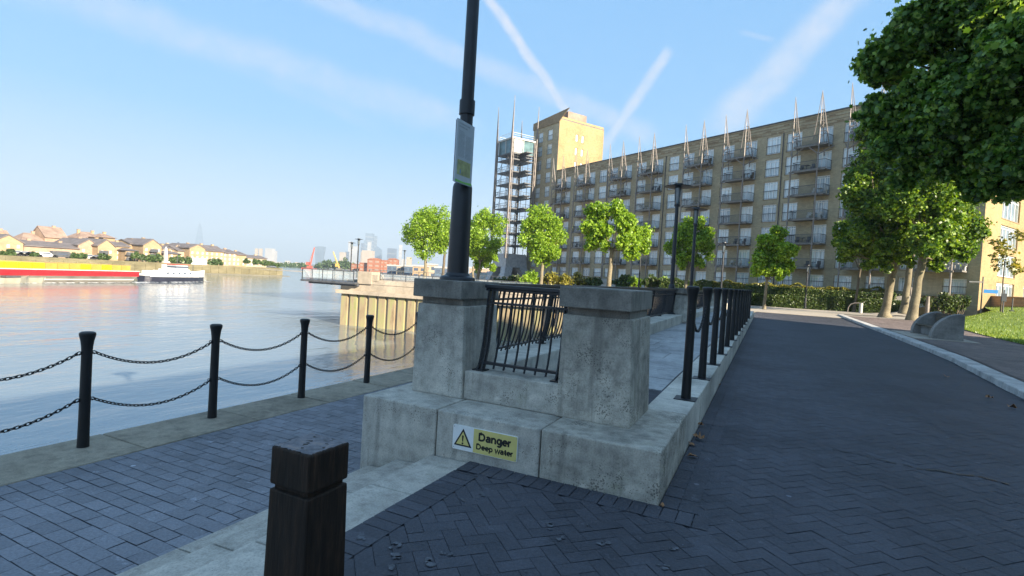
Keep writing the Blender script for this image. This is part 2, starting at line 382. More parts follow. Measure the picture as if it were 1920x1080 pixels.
def np_mesh(name, V, F, mat, smooth=False):
    """V (n,3) array, F (m,k) array of equal-sized faces"""
    me = bpy.data.meshes.new(name); k = F.shape[1]
    me.vertices.add(len(V)); me.vertices.foreach_set('co', V.astype(np.float32).ravel())
    me.loops.add(F.size); me.loops.foreach_set('vertex_index', F.astype(np.int32).ravel())
    me.polygons.add(len(F)); me.polygons.foreach_set('loop_start', np.arange(0, F.size, k, dtype=np.int32))
    me.materials.append(mat); me.update(calc_edges=True); me.validate()
    return me
LEAF4 = np.array([(0, -.5, 0), (.38, 0, .08), (0, .5, 0), (-.38, 0, .08)])
LEAF8 = np.array([(0, -.5, 0), (.22, -.32, .05), (.5, -.12, .02), (.30, .08, .06), (.40, .36, .0), (.12, .28, .05), (0, .58, -.03),
                  (-.12, .28, .05), (-.40, .36, .0), (-.30, .08, .06), (-.5, -.12, .02), (-.22, -.32, .05)])
def leaves(name, P, size, mat, shape=LEAF4, outward=None, seed=1, flat=.0):
    g = np.random.default_rng(seed); n = len(P)
    q = g.normal(size=(n, 3)); 
    if outward is not None: q = q*.85+outward*.6
    q[:, 2] += flat
    q /= np.linalg.norm(q, axis=1)[:, None]
    a = np.cross(q, g.normal(size=(n, 3))); a /= np.linalg.norm(a, axis=1)[:, None]; b = np.cross(q, a)
    s = size*(.65+.7*g.random(n))[:, None, None]
    V = P[:, None, :] + s*(shape[None, :, 0:1]*a[:, None, :]+shape[None, :, 1:2]*b[:, None, :]+shape[None, :, 2:3]*q[:, None, :])
    k = len(shape); F = np.arange(n*k).reshape(n, k)
    return np_mesh(name, V.reshape(-1, 3), F, mat)
def blob_points(blobs, n, seed=1, shell=.55):
    """points through a set of spheres (x,y,z,r[,squash]), thicker toward each sphere's skin"""
    g = np.random.default_rng(seed); B = np.array([b[:4] for b in blobs]); w = B[:, 3]**2; w = w/w.sum()
    idx = g.choice(len(B), n, p=w); d = g.normal(size=(n, 3)); d /= np.linalg.norm(d, axis=1)[:, None]
    rr = (shell+(1-shell)*g.random(n))*(1+.1*g.normal(size=n)); rr = rr+np.where(g.random(n) < .13, g.exponential(.16, n), 0)
    off = d*rr[:, None]*B[idx, 3][:, None]
    # clumps: push the points of a sphere toward a few dozen twig ends so that gaps open
    t = g.normal(size=(len(B), 26, 3)); t /= np.linalg.norm(t, axis=2)[:, :, None]
    tt = t[idx]; dots = (tt*d[:, None, :]).sum(2); k = dots.argmax(1); near = tt[np.arange(n), k]
    off = off*.62+near*rr[:, None]*B[idx, 3][:, None]*.38
    return B[idx, :3]+off, d
# ================================================================== near ground
WZ = -3.6
def struct(name, mb, m, **k): o = mb.build(name, m, **k); o['kind'] = 'structure'; return o
# river: one sheet to the horizon
b = MB(); b.quad((-6900, -1400, WZ), (2900, -1400, WZ), (2900, 9500, WZ), (-6900, 9500, WZ)); struct('river', b, M['water'])
# land this side of the river
PA = R(10); PC = Vector((-33.5, 35.2)); pile_d = Vector((math.cos(PA), math.sin(PA)))
def pile_pt(t): p = PC+pile_d*t; return (p.x, p.y)
b = MB(); e1 = pile_pt(31.2)
b.prism([(-2.13, -80), (400, -80), (400, 420), (-60, 420), (-33.4, 35.4), (e1[0], e1[1]+.2), (-3.05, 5.0), (-2.13, 5.0)], -5, -.06)
struct('ground', b, M['earth'])
b = MB(); b.prism([(-6.2, -80), (-2.14, -80), (-2.14, 5.0), (-3.06, 5.0), (-3.06, 8.85), (-6.2, 8.85)], -5, -.65); struct('quay_base', b, M['joint'])

# quay pavers (courses run across the quay)
def island_bricks(name, rects, z, mat, gap=.005, keep=None):
    V = []; F = []
    for pts in rects:
        o = len(V); dz = random.uniform(-.0013, .0013); tx = random.uniform(-.001, .001)
        zz = z+(.0032 if len(pts) > 4 else 0); pts = pts[:4]; V += [(p[0], p[1], zz+dz+(tx if i < 2 else -tx)) for i, p in enumerate(pts)]; F.append((o, o+1, o+2, o+3))
    me = np_mesh(name, np.array(V), np.array(F), mat); o = link(name, me); o['kind'] = 'structure'; return o
rects = []; g_ = .0032
y = -5.0; k = 0
while y < 8.05:
    x = -5.43-(.0 if k % 2 else .105)
    while x < -3.37:
        x0 = max(x, -5.43); x1 = min(x+.21, -3.352)
        if x1-x0 > .04: 
            j = lambda: random.uniform(-.003, .003)
            rects.append([(x0+g_+j(), y+g_+j()), (x1-g_+j(), y+g_+j()), (x1-g_+j(), y+.122-g_+j()), (x0+g_+j(), y+.122-g_+j())])
        x += .21
    y += .122; k += 1
y = -5.0
while y < 8.0: rects.append([(-3.346, y+g_), (-3.238, y+g_), (-3.238, y+.21-g_), (-3.346, y+.21-g_)]); y += .21
island_bricks('quay_paving', rects, -.38, M['left_brick'])
b = MB(); b.quad((-5.44, -6, -.386), (-3.2, -6, -.386), (-3.2, 8.9, -.386), (-5.44, 8.9, -.386)); struct('quay_bedding', b, M['joint_quay'])
# stone coping along the quay edge: slabs with open joints
b = MB(); y = -6.0
while y < 7.6:
    ln = random.choice((1.15, 1.3, 1.42)); y1 = min(y+ln, 8.05)
    b.box(-6.24, -5.44+random.uniform(-.012, .012), y+.006, y1-.006, -.72, -.378+random.uniform(-.006, .006)); y = y1
for x0, x1 in ((-6.24, -5.0), (-4.99, -4.1), (-4.09, -3.27)): b.box(x0, x1, 8.06, 8.9, -.72, -.374+random.uniform(-.004, .004))
struct('coping', b, M['coping'], bev=.014)
b = MB(); b.box(-6.15, -3.1, -80, 8.8, -5, -.72); struct('quay_wall', b, M['coping'])

# worn concrete steps from the road down to the quay
b = MB(); rp = random.Random(3)
prof = [(-2.125, -.012), (-2.50, -.02), (-2.535, -.055), (-2.55, -.118), (-2.86, -.135), (-2.895, -.17), (-2.905, -.238), (-3.17, -.252), (-3.215, -.28), (-3.235, -.40), (-3.235, -.6), (-2.125, -.6)]
y = -5
for y0, y1 in ((-5, -1.2), (-1.19, .55), (.56, 2.05), (2.06, 3.02), (3.03, 3.79)):
    b.extr([(x, y0, z) for x, z in prof], (0, y1-y0, 0))
struct('steps', b, M['step'], bev=.008)

# road: 45-degree herringbone with soldier courses along its edges
b = MB(); b.quad((-2.125, -20, -.008), (5.4, -20, -.008), (5.4, 3.8, -.008), (-2.125, 3.8, -.008)); b.quad((-.588, 3.8, -.008), (5.4, 3.8, -.008), (5.4, 43, -.008), (-.588, 43, -.008))
struct('road', b, M['joint'])
def kerbx(y):
    pts = [(-20, 3.4), (5, 3.62), (11.6, 3.97), (17.9, 4.5), (25, 4.68), (40.6, 4.89), (46, 5.0), (60, 5.3)]
    for (a, xa), (c, xc) in zip(pts, pts[1:]):
        if a <= y <= c: return xa+(xc-xa)*(y-a)/(c-a)
    return pts[-1][1]
BL, BW = .215, .1025
rects = []; c45 = math.cos(R(45)); 
def inroad(cx, cy):
    if cy < 3.72: lo = -1.95
    else: lo = -.40
    if cx < lo or cx > kerbx(cy)-.02 or cy < -1.5 or cy > 42.9: return False
    if 3.66 < cy < 3.9 and cx < -.3: return False
    return True
u0 = BW
for i in range(-40, 420):
    for jj in range(-12, 26):
        # herringbone: horizontal brick at (i+... ) stepping one width each row
        for typ in (0, 1):
            if typ == 0: x = (i+4*jj)*u0; y = i*u0; w, h = 2*u0, u0
            else: x = (i+4*jj+2)*u0; y = (i-1+0)*u0; w, h = u0, 2*u0
            cx, cy = x+w/2, y+h/2
            X = (cx-cy)*c45; Y = (cx+cy)*c45
            if not inroad(X, Y): continue
            gp = .0018
            q = [(x+gp, y+gp), (x+w-gp, y+gp), (x+w-gp, y+h-gp), (x+gp, y+h-gp)]
            rects.append([((a-c)*c45, (a+c)*c45) for a, c in q])
def soldier(x0, x1, y0, y1, step, along='y'):
    t = y0
    while t < y1-.02:
        e = min(t+step, y1); rects.append([(x0+.002, t+.002), (x1-.002, t+.002), (x1-.002, e-.002), (x0+.002, e-.002), 1]); t = e
soldier(-2.12, -1.90, -1.5, 3.55, .1025)
soldier(-.585, -.46, 3.8, 42.9, .215); soldier(-.46, -.33, 3.8, 42.9, .215)
x = -2.12
while x < -.33: rects.append([(x+g_, 3.58), (x+.1, 3.58), (x+.1, 3.79), (x+g_, 3.79), 1]); x += .1045
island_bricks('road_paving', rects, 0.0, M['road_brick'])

# pale crossing paving where the road ends, kerb on the right and pavement
b = MB(); b.box(-2.9, 22, 43.0, 50.6, -.05, .03); struct('crossing', b, M['pathpale'])
b = MB(); y = -3.0
while y < 46.5:
    ln = 1.0 if y < 30 else 2.0; y1 = y+ln; a0, a1 = kerbx(y+.008), kerbx(y1-.008); w_ = .40
    dz = random.uniform(-.004, .004); tp = .115+dz
    b.add([(a0, y+.008, -.1), (a0+w_, y+.008, -.1), (a1+w_, y1-.008, -.1), (a1, y1-.008, -.1), (a0+.02, y+.008, tp), (a0+w_, y+.008, tp), (a1+w_, y1-.008, tp), (a1+.02, y1-.008, tp)],
          [(0, 3, 2, 1), (4, 5, 6, 7), (0, 1, 5, 4), (1, 2, 6, 5), (2, 3, 7, 6), (3, 0, 4, 7)]); y = y1
struct('kerb', b, M['granite'], bev=.02)
b = MB(); n_ = 60
for i in range(n_):
    y0 = -20+i*66/n_; y1 = -20+(i+1)*66/n_
    b.quad((kerbx(y0)+.39, y0, .10), (14, y0, .10), (14, y1, .10), (kerbx(y1)+.39, y1, .10))
pv = struct('pavement', b, M['asphalt'])
rects = []; y = -2.0; k = 0
while y < 46:
    x = kerbx(y)+.41+(.1 if k % 2 else 0)
    while x < 9.6:
        rects.append([(x+.004, y+.004), (x+.196, y+.004), (x+.196, y+.096), (x+.004, y+.096)]); x += .2
    y += .1; k += 1
island_bricks('pavement_paving', rects, .108, M['pave'])

# raised walkway beside the road
b = MB(); b.box(-2.42, -.99, 5.12, 33.5, -.05, .345); b.box(-1.0, -.9, 4.9, 5.12, 0, .3); struct('walkway_base', b, M['joint'])
b = MB(); y = 4.32; k = 0
while y < 33:
    x = -2.41; k += 1; h = random.choice((.78, .9, 1.05)); x += 0
    for w in ((.62, .8) if k % 2 else (.45, .5, .47)):
        x1 = min(x+w, -1.0)
        if not (y < 5.15 and x1 > -1.7 and x < -.9): b.box(x+.004, x1-.004, y+.004, min(y+h, 33)-.004, .30, .357+random.uniform(-.0025, .0025))
        elif y < 5.15 and x1 > -1.0+.001: pass
        x = x1
    y += h
struct('walkway', b, M['slab'])
b = MB(); b.box(-.93, -.61, 4.2, 5.1, -.04, .352); b.box(-1.62, -.93, 5.03, 5.14, .2, .353); b.box(-2.42, -1.6, 4.78, 5.2, .1, .352); struct('walkway_end', b, M['slab'])
b = MB(); y = 5.11
while y < 33.4:
    y1 = min(y+1.22, 33.5); b.box(-.985, -.592+random.uniform(-.004, .004), y+.004, y1-.004, -.05, .362+random.uniform(-.003, .003)); y = y1
struct('walkway_kerb', b, M['concrete_pale'], bev=.012)

# ================================================================== plinth blocks, gate piers
def block(name, label, x0, x1, y0, y1, z0, z1, mat, grp):
    b = MB(); b.box(x0, x1, y0, y1, z0, z1); o = b.build(name, mat, org=(x0, y0, z0), bev=.012); o.location = (x0, y0, z0); tag(o, label, 'plinth', grp); return o
G = 'concrete plinth blocks under the piers'
block('plinth_block', 'grey concrete plinth block under the lamp post pier, beside the steps', -3.285, -2.478, 3.8, 5.05, -.42, .375, M['concrete'], G)
block('plinth_block', 'middle concrete plinth block carrying the yellow danger sign', -2.468, -1.513, 3.803, 5.0, -.3, .372, M['concrete'], G)
block('plinth_block', 'pitted concrete plinth block at the road corner under the right pier', -1.503, -.592, 3.798, 5.1, -.05, .377, M['concrete_pit'], G)
def pier(label, x0, x1, y0, y1, zt, grp, mat='concrete'):
    o = empty('gate_pier', (0, 0, 0), label, 'pier', grp); c = ((x0+x1)/2, (y0+y1)/2, .375); o.location = c
    b = MB(); b.frus((x0, x1, y0, y1), .374, (x0+.012, x1-.035, y0+.012, y1-.012), zt-.235); b.build('shaft', M[mat], o, org=c, bev=.012)
    b = MB(); b.box(x0+.045, x1-.065, y0+.04, y1-.04, zt-.236, zt-.172); b.build('neck', M['concrete_cap'], o, org=c, bev=.004)
    b = MB(); b.box(x0-.012, x1-.036, y0-.045, y1+.02, zt-.172, zt); b.build('cap', M['concrete_cap'], o, org=c, bev=.009)
    return o
GP = 'concrete piers of the raised walkway'
pier('grey concrete pier with flat cap carrying the tall lamp post', -3.07, -2.50, 4.24, 4.94, 1.475, GP)
pier('pitted concrete pier with flat cap on the corner block next to the road', -1.565, -.925, 4.245, 5.02, 1.49, GP, 'concrete_pit')
pier('concrete pier at the far end of the dark railing, behind the black bollards', -2.78, -2.12, 17.9, 18.7, 1.49, GP)
pier('pale sunlit concrete pier farthest along the walkway, behind the bollard chain', -3.0, -2.2, 31.0, 31.9, 1.5, GP)
# low walls
b = MB(); b.box(-2.50, -1.555, 4.27, 4.78, .374, .64); o = b.build('low_wall', M['concrete'], org=(-2.5, 4.27, .37), bev=.01); o.location = (-2.5, 4.27, .37)
tag(o, 'low concrete step wall under the front railing between the two piers', 'wall')
b = MB(); b.box(-3.04, -2.40, 4.945, 11.4, -4, .628); b.box(-3.04, -2.41, 11.41, 17.9, -4, .624); o = b.build('low_wall', M['concrete_pale'], org=(-3, 5, 0), bev=.012); o.location = (-3, 5, 0)
tag(o, 'long low concrete wall carrying the side railing along the water inlet', 'wall')
b = MB(); b.box(-3.05, -2.42, 18.71, 41, -5, .55); o = b.build('low_wall', M['concrete_pale'], org=(-3, 19, 0), bev=.012); o.location = (-3, 19, 0)
tag(o, 'sunlit low concrete wall beyond the far pier of the dark railing', 'wall')

# ================================================================== railings (bars lean back and belly)
def railing(name, label, P, dvec, lvec, length, z0, z1, posts, bars, grp=None):
    """P start, dvec along, lvec lean direction"""
    o = empty(name, P, label, 'railing', grp); d = Vector(dvec); l = Vector(lvec)
    def pt(t, f):   # f 0..1 up the panel
        off = .155*f+.05*math.sin(PI*min(1, f*1.25))*(1-f)
        return d*t+l*off+Vector((0, 0, (z1-z0)*f))
    b = MB(); b.bar(pt(-.03, 1)+Vector((0, 0, .0)), pt(length+.03, 1), .115, .035); b.bar(pt(-.03, 1)-Vector((0, 0, .03)), pt(length+.03, 1)-Vector((0, 0, .03)), .06, .03); b.build('handrail', M['black_rail'], o, bev=.006)
    b = MB(); b.bar(pt(0, .80), pt(length, .80), .045, .022); b.build('upper_rail', M['black_rail'], o)
    b = MB(); b.bar(pt(0, .09), pt(length, .09), .05, .025); b.build('lower_rail', M['black_rail'], o)
    for t in posts:
        b = MB(); 
        for s in (-.022, .022):
            q = [pt(t+s, f/8) for f in range(9)]
            for a, c in zip(q, q[1:]): b.bar(a, c, .012, .06, upv=l)
        b.box(pt(t, 0).x-.06, pt(t, 0).x+.06, pt(t, 0).y-.06, pt(t, 0).y+.06, -.002, .012); b.build('post', M['black_rail'], o)
    b = MB()
    for k in range(bars):
        t = length*(k+.5)/bars
        q = [pt(t, .03+.96*f/7) for f in range(8)]; b.tube(q, .011, 6)
    b.build('bars', M['black_rail'], o)
    return o
railing('railing', 'short black metal railing between the two concrete piers above the danger sign', (-2.43, 4.40, .64), (1, 0, 0), (0, 1, 0), .85, 0, .80, (.03, .82), 8)
railing('railing', 'long black metal railing with curved bars along the water inlet, left of the walkway', (-2.82, 4.98, .627), (0, 1, 0), (1, 0, 0), 12.9, 0, .82, [.06+1.84*i for i in range(8)], 110)
railing('railing', 'dark railing far along the inlet beyond the second lamp post', (-2.82, 18.75, .55), (0, 1, 0), (1, 0, 0), 12.2, 0, .85, [.06+2.4*i for i in range(6)], 60)

# ================================================================== bollards and chains
def bollard_mesh(h):
    b = MB(); r0 = .047
    b.lathe([(r0+.004, 0), (r0+.002, .1), (r0, .3), (r0-.002, h-.20), (r0+.001, h-.15), (.055, h-.09), (.066, h-.045), (.069, h-.03), (.066, h-.012), (.05, h-.002), (.01, h)], n=18)
    return b.mesh('bollard', M['black'], smooth='auto')
def add_eyes(o, zs, ys):
    for z in zs:
        b = MB()
        for s in ys:
            pts = [(0, s*(.045+.018*(1-math.cos(t))), z+.016*math.sin(t)) for t in np.linspace(0, 2*PI, 9)]
            b.tube(pts, .0045, 5, cap=False)
        b.build('chain_eye', M['black'], o)
def chain_mesh(span, sag, pitch=.0385):
    n = 400; a0 = .07; L_ = span-2*a0
    ys = np.linspace(0, L_, n); zs = sag*((2*ys/L_-1)**2-1)
    s = np.concatenate([[0], np.cumsum(np.hypot(np.diff(ys), np.diff(zs)))]); cnt = int(s[-1]/pitch)
    V = []; F = []; NT, NS = 12, 5; rmaj, rmin, st = .0155, .0052, .011
    for k in range(cnt+1):
        t = s[-1]*k/cnt; y = np.interp(t, s, ys); z = np.interp(t, s, zs); y2 = np.interp(min(t+.01, s[-1]), s, ys); z2 = np.interp(min(t+.01, s[-1]), s, zs); y1 = np.interp(max(t-.01, 0), s, ys); z1 = np.interp(max(t-.01, 0), s, zs)
        T = np.array([0, y2-y1, z2-z1]); T /= np.linalg.norm(T); S = np.array([1., 0, 0]); U = np.cross(S, T)
        tw = PI/4 + (PI/2 if k % 2 else 0); A = S*math.cos(tw)+U*math.sin(tw); Bn = np.cross(T, A); o = len(V)
        for i in range(NT):
            th = 2*PI*i/NT; ct, si = math.cos(th), math.sin(th)
            c = T*(rmaj*ct+st*(1 if ct > 0 else -1))+A*rmaj*si*.85; rad = T*ct+A*si
            for jn in range(NS):
                ph = 2*PI*jn/NS; V.append(np.array([0, y+a0, z])+c+(rad*math.cos(ph)+Bn*math.sin(ph))*rmin)
        for i in range(NT):
            for jn in range(NS):
                i2, j2 = (i+1) % NT, (jn+1) % NS; F.append((o+i*NS+jn, o+i2*NS+jn, o+i2*NS+j2, o+i*NS+j2))
    me = np_mesh('chain', np.array(V), np.array(F), M['black']); me.polygons.foreach_set('use_smooth', [True]*len(F)); return me
BG = 'black bollards along the river edge'; CG = 'chains between the river edge bollards'
lb = bollard_mesh(1.14); lx = -5.94; ly = [-1.3, .08, 1.47, 2.85, 4.19, 5.55, 6.93, 8.32]
bm1 = tag(link('bollard', lb), '', 'bollard', BG); add_eyes(bm1, (.93, .47), (-1, 1))
names_l = ['black bollard on the river coping, behind the left edge of the photo, farthest left', 'black bollard on the river coping, just out to the left of the nearest one seen',
           'black bollard on the river coping, third outward of the near end', 'leftmost black bollard in view on the stone river coping', 'second black bollard from the left on the stone river coping',
           'third black bollard from the left on the stone river coping', 'black bollard on the coping in front of the rusty sheet pile wall', 'black bollard on the coping half hidden behind the lamp post pier']
cm = chain_mesh(1.376, .17)
seen = [3, 4, 5, 6, 7]
for n_, i in enumerate(seen):
    o = bm1 if n_ == 0 else copy_tree(bm1)
    o.location = (lx, ly[i], -.378); o['label'] = names_l[i]
spn = ['running out of the left edge of the photo', 'between the first and second bollards from the left', 'between the second and third bollards from the left', 'between the third bollard and the one before the sheet piles', 'in front of the sheet pile wall, ending behind the pier']
for n_, i in enumerate((2, 3, 4, 5, 6)):
    for z, wd in ((.93, 'upper'), (.47, 'lower')):
        c = link('chain', cm, loc=(lx, ly[i], -.378+z)); tag(c, f'{wd} black chain {spn[n_]}', 'chain', CG)
rb = bollard_mesh(1.20); RG = 'black bollards along the road kerb'; RC = 'chains between the kerb bollards'
ry = [5.85, 7.31, 8.78, 10.27, 11.77, 13.38, 14.95, 16.54, 18.05, 19.86, 21.66, 24.3]
bm2 = tag(link('bollard', rb), '', 'bollard', RG); add_eyes(bm2, (.93,), (-1, 1))
b = MB(); b.box(-.11, .11, -.11, .11, 0, .008); b.build('base_plate', M['black_rail'], bm2)
words = ['nearest', 'second', 'third', 'fourth', 'fifth', 'sixth', 'seventh', 'eighth', 'ninth', 'tenth', 'eleventh', 'farthest']
for i, y in enumerate(ry):
    o = bm2 if i == 0 else copy_tree(bm2); o.location = (-.70+.008*i, y, .362)
    o['label'] = ('nearest and largest black bollard of the row along the road kerb' if i == 0 else 'last black bollard of the kerb row, farthest down the road' if i == 11 else f'{words[i]} black bollard from the camera in the row along the road kerb')
for i in range(len(ry)-1):
    sp = ry[i+1]-ry[i]; me = cm2 if (i and abs(sp-1.49) < .12) else chain_mesh(sp, .26)
    if i == 0: cm2 = me
    c = link('chain', me, loc=(-.70+.008*i, ry[i], .362+.93)); tag(c, f'black chain hanging between the {words[i]} and {words[i+1]} bollards of the kerb row', 'chain', RC)

# ================================================================== timber post in the foreground
o = empty('timber_post', (-1.78, 1.735, 0), 'dark square timber post with a cut groove and weathered top in the foreground', 'bollard')
b = MB(); s = .116; b.frus((-s-.008, s+.008, -s-.008, s+.008), 0, (-s, s, -s, s), .565); b.build('lower_post', M['wood'], o, bev=.008)
b = MB(); b.box(-s+.016, s-.016, -s+.016, s-.016, .563, .60); b.build('groove', M['wood'], o)
b = MB(); b.frus((-s-.001, s+.001, -s-.001, s+.001), .585, (-s, s, -s, s), .752); ob = b.build('head', M['wood'], o, bev=.010)
# weathered end grain with a ragged rim
V = []; F = []; n = 22; rr = random.Random(5)
for i in range(n+1):
    for j in range(n+1):
        u, v = -1+2*i/n, -1+2*j/n; ed = max(abs(u), abs(v))
        z = .7535+.0015*math.sin(7*u+3*v)+rr.uniform(-.0012, .0012)+(.002*rr.random() if ed > .8 else 0)-(.006*rr.random() if ed > .99 else 0)
        k = s-.006-(rr.uniform(0, .004) if ed > .99 else 0); V.append((u*k, v*k, z))
for i in range(n):
    for j in range(n): a = i*(n+1)+j; F.append((a, a+n+1, a+n+2, a+1))
link('weathered_top', np_mesh('weathered_top', np.array(V), np.array(F), M['woodtop']), o)

# ================================================================== danger sign
def rrect(x0, x1, z0, z1, r, y, n=5):
    p = []
    for cx, cz, a in ((x1-r, z0+r, -90), (x1-r, z1-r, 0), (x0+r, z1-r, 90), (x0+r, z0+r, 180)):
        for k in range(n+1): t = R(a+90*k/n); p.append((cx+r*math.cos(t), y, cz+r*math.sin(t)))
    return p
SX0, SX1, SZ0, SZ1 = -2.295, -1.695, .078, .282
sg = empty('warning_sign', (SX0, 3.80, SZ0), 'white and yellow warning sign fixed to the middle plinth block', 'sign')
W_, H_ = SX1-SX0, SZ1-SZ0
b = MB(); b.extr(rrect(0, W_, 0, H_, .012, -.010), (0, .012, 0)); b.build('plate', M['signwhite'], sg, bev=0)
b = MB(); b.extr([(.20, -.0115, .004), (W_-.008, -.0115, .004), (W_-.004, -.0115, .012), (W_-.004, -.0115, H_-.012), (W_-.008, -.0115, H_-.004), (.20, -.0115, H_-.004)], (0, .0016, 0)); b.build('yellow_panel', M['yellow'], sg)
tri = lambda k, y, cx=.100, cz=.083: [(cx+k*math.sin(R(a)), y, cz+k*math.cos(R(a))) for a in (0, 120, 240)]
b = MB(); b.extr(tri(.098, -.0125), (0, .0026, 0)); tb = b.build('warning_triangle', M['ink'], sg)
b = MB(); b.extr(tri(.072, -.0140), (0, .0016, 0)); b.build('triangle_field', M['yellow'], tb)
b = MB(); b.extr([(.0915, -.0152, .125), (.1085, -.0152, .125), (.1045, -.0152, .074), (.0955, -.0152, .074)], (0, .0014, 0)); b.extr([(.1+.0085*math.cos(2*PI*k/12), -.0152, .0585+.0085*math.sin(2*PI*k/12)) for k in range(12)], (0, .0014, 0)); b.build('exclamation_mark', M['ink'], tb)
def arc(cx, cy, rx, ry, a0, a1, n=14): return [(cx+rx*math.cos(R(a0+(a1-a0)*k/n)), cy+ry*math.sin(R(a0+(a1-a0)*k/n))) for k in range(n+1)]
GL = {'D': (.74, [[(.075, 0), (.075, .72)], [(.075, .655), (.31, .655)]+arc(.31, .36, .30, .295, 90, -90)+[(.075, .065)]]),
      'a': (.555, [arc(.255, .36, .17, .115, 160, 0, 8)+[(.425, .2), (.425, .0)], [(.425, .305), (.26, .275)]+arc(.215, .17, .145, .11, 90, 270, 10)+[(.33, .085), (.425, .17)]]),
      'n': (.57, [[(.075, 0), (.075, .53)], [(.075, .30)]+arc(.26, .30, .175, .17, 160, 0, 9)+[(.435, 0)]]),
      'g': (.57, [arc(.255, .275, .185, .20, 0, 360, 22), [(.44, .53), (.44, -.02)]+arc(.26, -.02, .18, .135, 0, -150, 10)]),
      'e': (.55, [[(.08, .275), (.46, .275)]+arc(.27, .265, .195, .205, 3, 320, 22)]),
      'r': (.37, [[(.075, 0), (.075, .53)], [(.075, .27)]+arc(.255, .29, .18, .175, 170, 75, 7)]),
      'p': (.57, [[(.075, -.19), (.075, .53)], arc(.275, .265, .195, .20, 0, 360, 22)]),
      'w': (.76, [[(.04, .53), (.20, .02), (.38, .50), (.56, .02), (.72, .53)]]),
      't': (.35, [[(.165, .68), (.165, .14)]+arc(.25, .14, .085, .085, 180, 275, 6)+[(.32, .058)], [(.02, .47), (.32, .47)]]), ' ': (.27, [])}
def lettering(body, x0, z0, cap, width, sw=.125):
    tot = sum(GL[c][0] for c in body); kx = width/tot; kz = cap/.72; b = MB(); x = x0; lay = 0
    for c in body:
        adv, paths = GL[c]
        for p in paths:
            q = [Vector((x+a*kx, -.0118, z0+e*kz)) for a, e in p]; hw = sw*min(kx, kz)/2*1.0
            Lf, Rt = [], []
            for i_ in range(len(q)):
                d0 = (q[i_]-q[i_-1]).normalized() if i_ else None; d1 = (q[i_+1]-q[i_]).normalized() if i_ < len(q)-1 else None
                d = ((d0 or d1)+(d1 or d0)).normalized(); n_ = Vector((-d.z, 0, d.x)); k = 1/max(.55, n_.dot(Vector((-(d1 or d0).z, 0, (d1 or d0).x)))); Lf.append(q[i_]+n_*hw*k); Rt.append(q[i_]-n_*hw*k)
            lay += 1; dy = Vector((0, -.0002*(lay % 4), 0))
            for i_ in range(len(q)-1): b.extr([Lf[i_]+dy, Lf[i_+1]+dy, Rt[i_+1]+dy, Rt[i_]+dy], (0, .0012, 0))
        x += adv*kx
    return b.build('lettering', M['ink'], sg)
lettering('Danger', .248, .108, .066, .300, .18)
lettering('Deep water', .230, .036, .047, .338, .175)
for x, z in ((.012, H_-.016), (W_-.012, H_-.016), (W_-.012, .016), (.012, .016)):
    b = MB(); b.extr([(x+.004*math.cos(2*PI*k/8), -.0135, z+.004*math.sin(2*PI*k/8)) for k in range(8)], (0, .004, 0)); b.build('screw', M['steel'], sg)

# ================================================================== street lamps
def lamp_things(loc, label, h=3.40, grp='street lamps of the quay', rmat='black_rail', lod=0, kthin=1.0):
    o = empty('street_lamp', loc, label, 'street lamp', grp); m = M[rmat]
    b = MB(); b.lathe([(.178, 0), (.178, .02), (.168, .035), (.125, .05), (.112, .075)], n=24); b.build('base_flange', m, o, 'auto')
    b = MB(); b.lathe([(.108*kthin, .06), (.104*kthin, .5), (.098*kthin, .93), (.09*kthin, .965), (.069*kthin, .985)], n=24); b.build('lower_post', m, o, 'auto')
    b = MB(); b.lathe([(.066*kthin, .97), (.058*kthin, h-.72), (.05*kthin, h-.66)], n=20); b.build('upper_post', m, o, 'auto')
    b = MB(); b.lathe([(.078*kthin, 1.66), (.078*kthin, 1.80)], n=20); b.build('collar', m, o, 'auto'); b = MB(); b.lathe([(.085, h-.74), (.095, h-.70), (.085, h-.66)], n=20); b.build('collar', m, o, 'auto')
    b = MB(); b.lathe([(.055, h-.66), (.085, h-.50), (.10, h-.20), (.10, h-.12)], n=16); b.build('lantern', M['paleglass'], o, 'auto')
    b = MB()
    for k in range(4): t = PI/4+k*PI/2; b.bar((.085*math.cos(t), .085*math.sin(t), h-.68), (.125*math.cos(t), .125*math.sin(t), h-.10), .018)
    b.build('lantern_cage', m, o)
    b = MB(); b.lathe([(.12, h-.13), (.43, h-.105), (.44, h-.09), (.30, h-.065), (.15, h-.05), (.14, h), (.03, h+.012)], n=28); b.build('lamp_shade', m, o, 'auto')
    return o
lamp_things((-2.815, 4.56, 1.475), 'tall dark lamp post standing on the left concrete pier with an information panel', 4.9)
lamp2 = lamp_things((-2.80, 17.80, .62), 'dark disc topped lamp post, nearer of the two behind the bollard row', 4.25)
lamp3 = copy_tree(lamp2); lamp3.location = (-2.80, 22.7, .55); lamp3['label'] = 'dark disc topped lamp post, right and lower of the two behind the bollard row'
l4 = copy_tree(lamp2); l4.location = (-2.8, 38.4, .45); l4['label'] = 'dark lamp post in front of the facade, farther behind the row of bollards'
for (px, py, dp, lb_) in ((673, 447, 57, 'disc topped lamp post on the river promenade, right one of the distant pair'), (660, 454, 61, 'lamp post on the river promenade, left one of the pair before the skyline'), (759, 469, 88, 'small distant lamp post on the promenade left of the first round tree'), (1515, 497, 52, 'lamp post standing in front of the dark hedge by the crossing'), (1202, 468, 56, 'pale slim lamp post right of the forked plane tree')):
    p = dep(px, py, dp); c = copy_tree(lamp2); c.location = (p.x, p.y, p.z-4.25); c['label'] = lb_
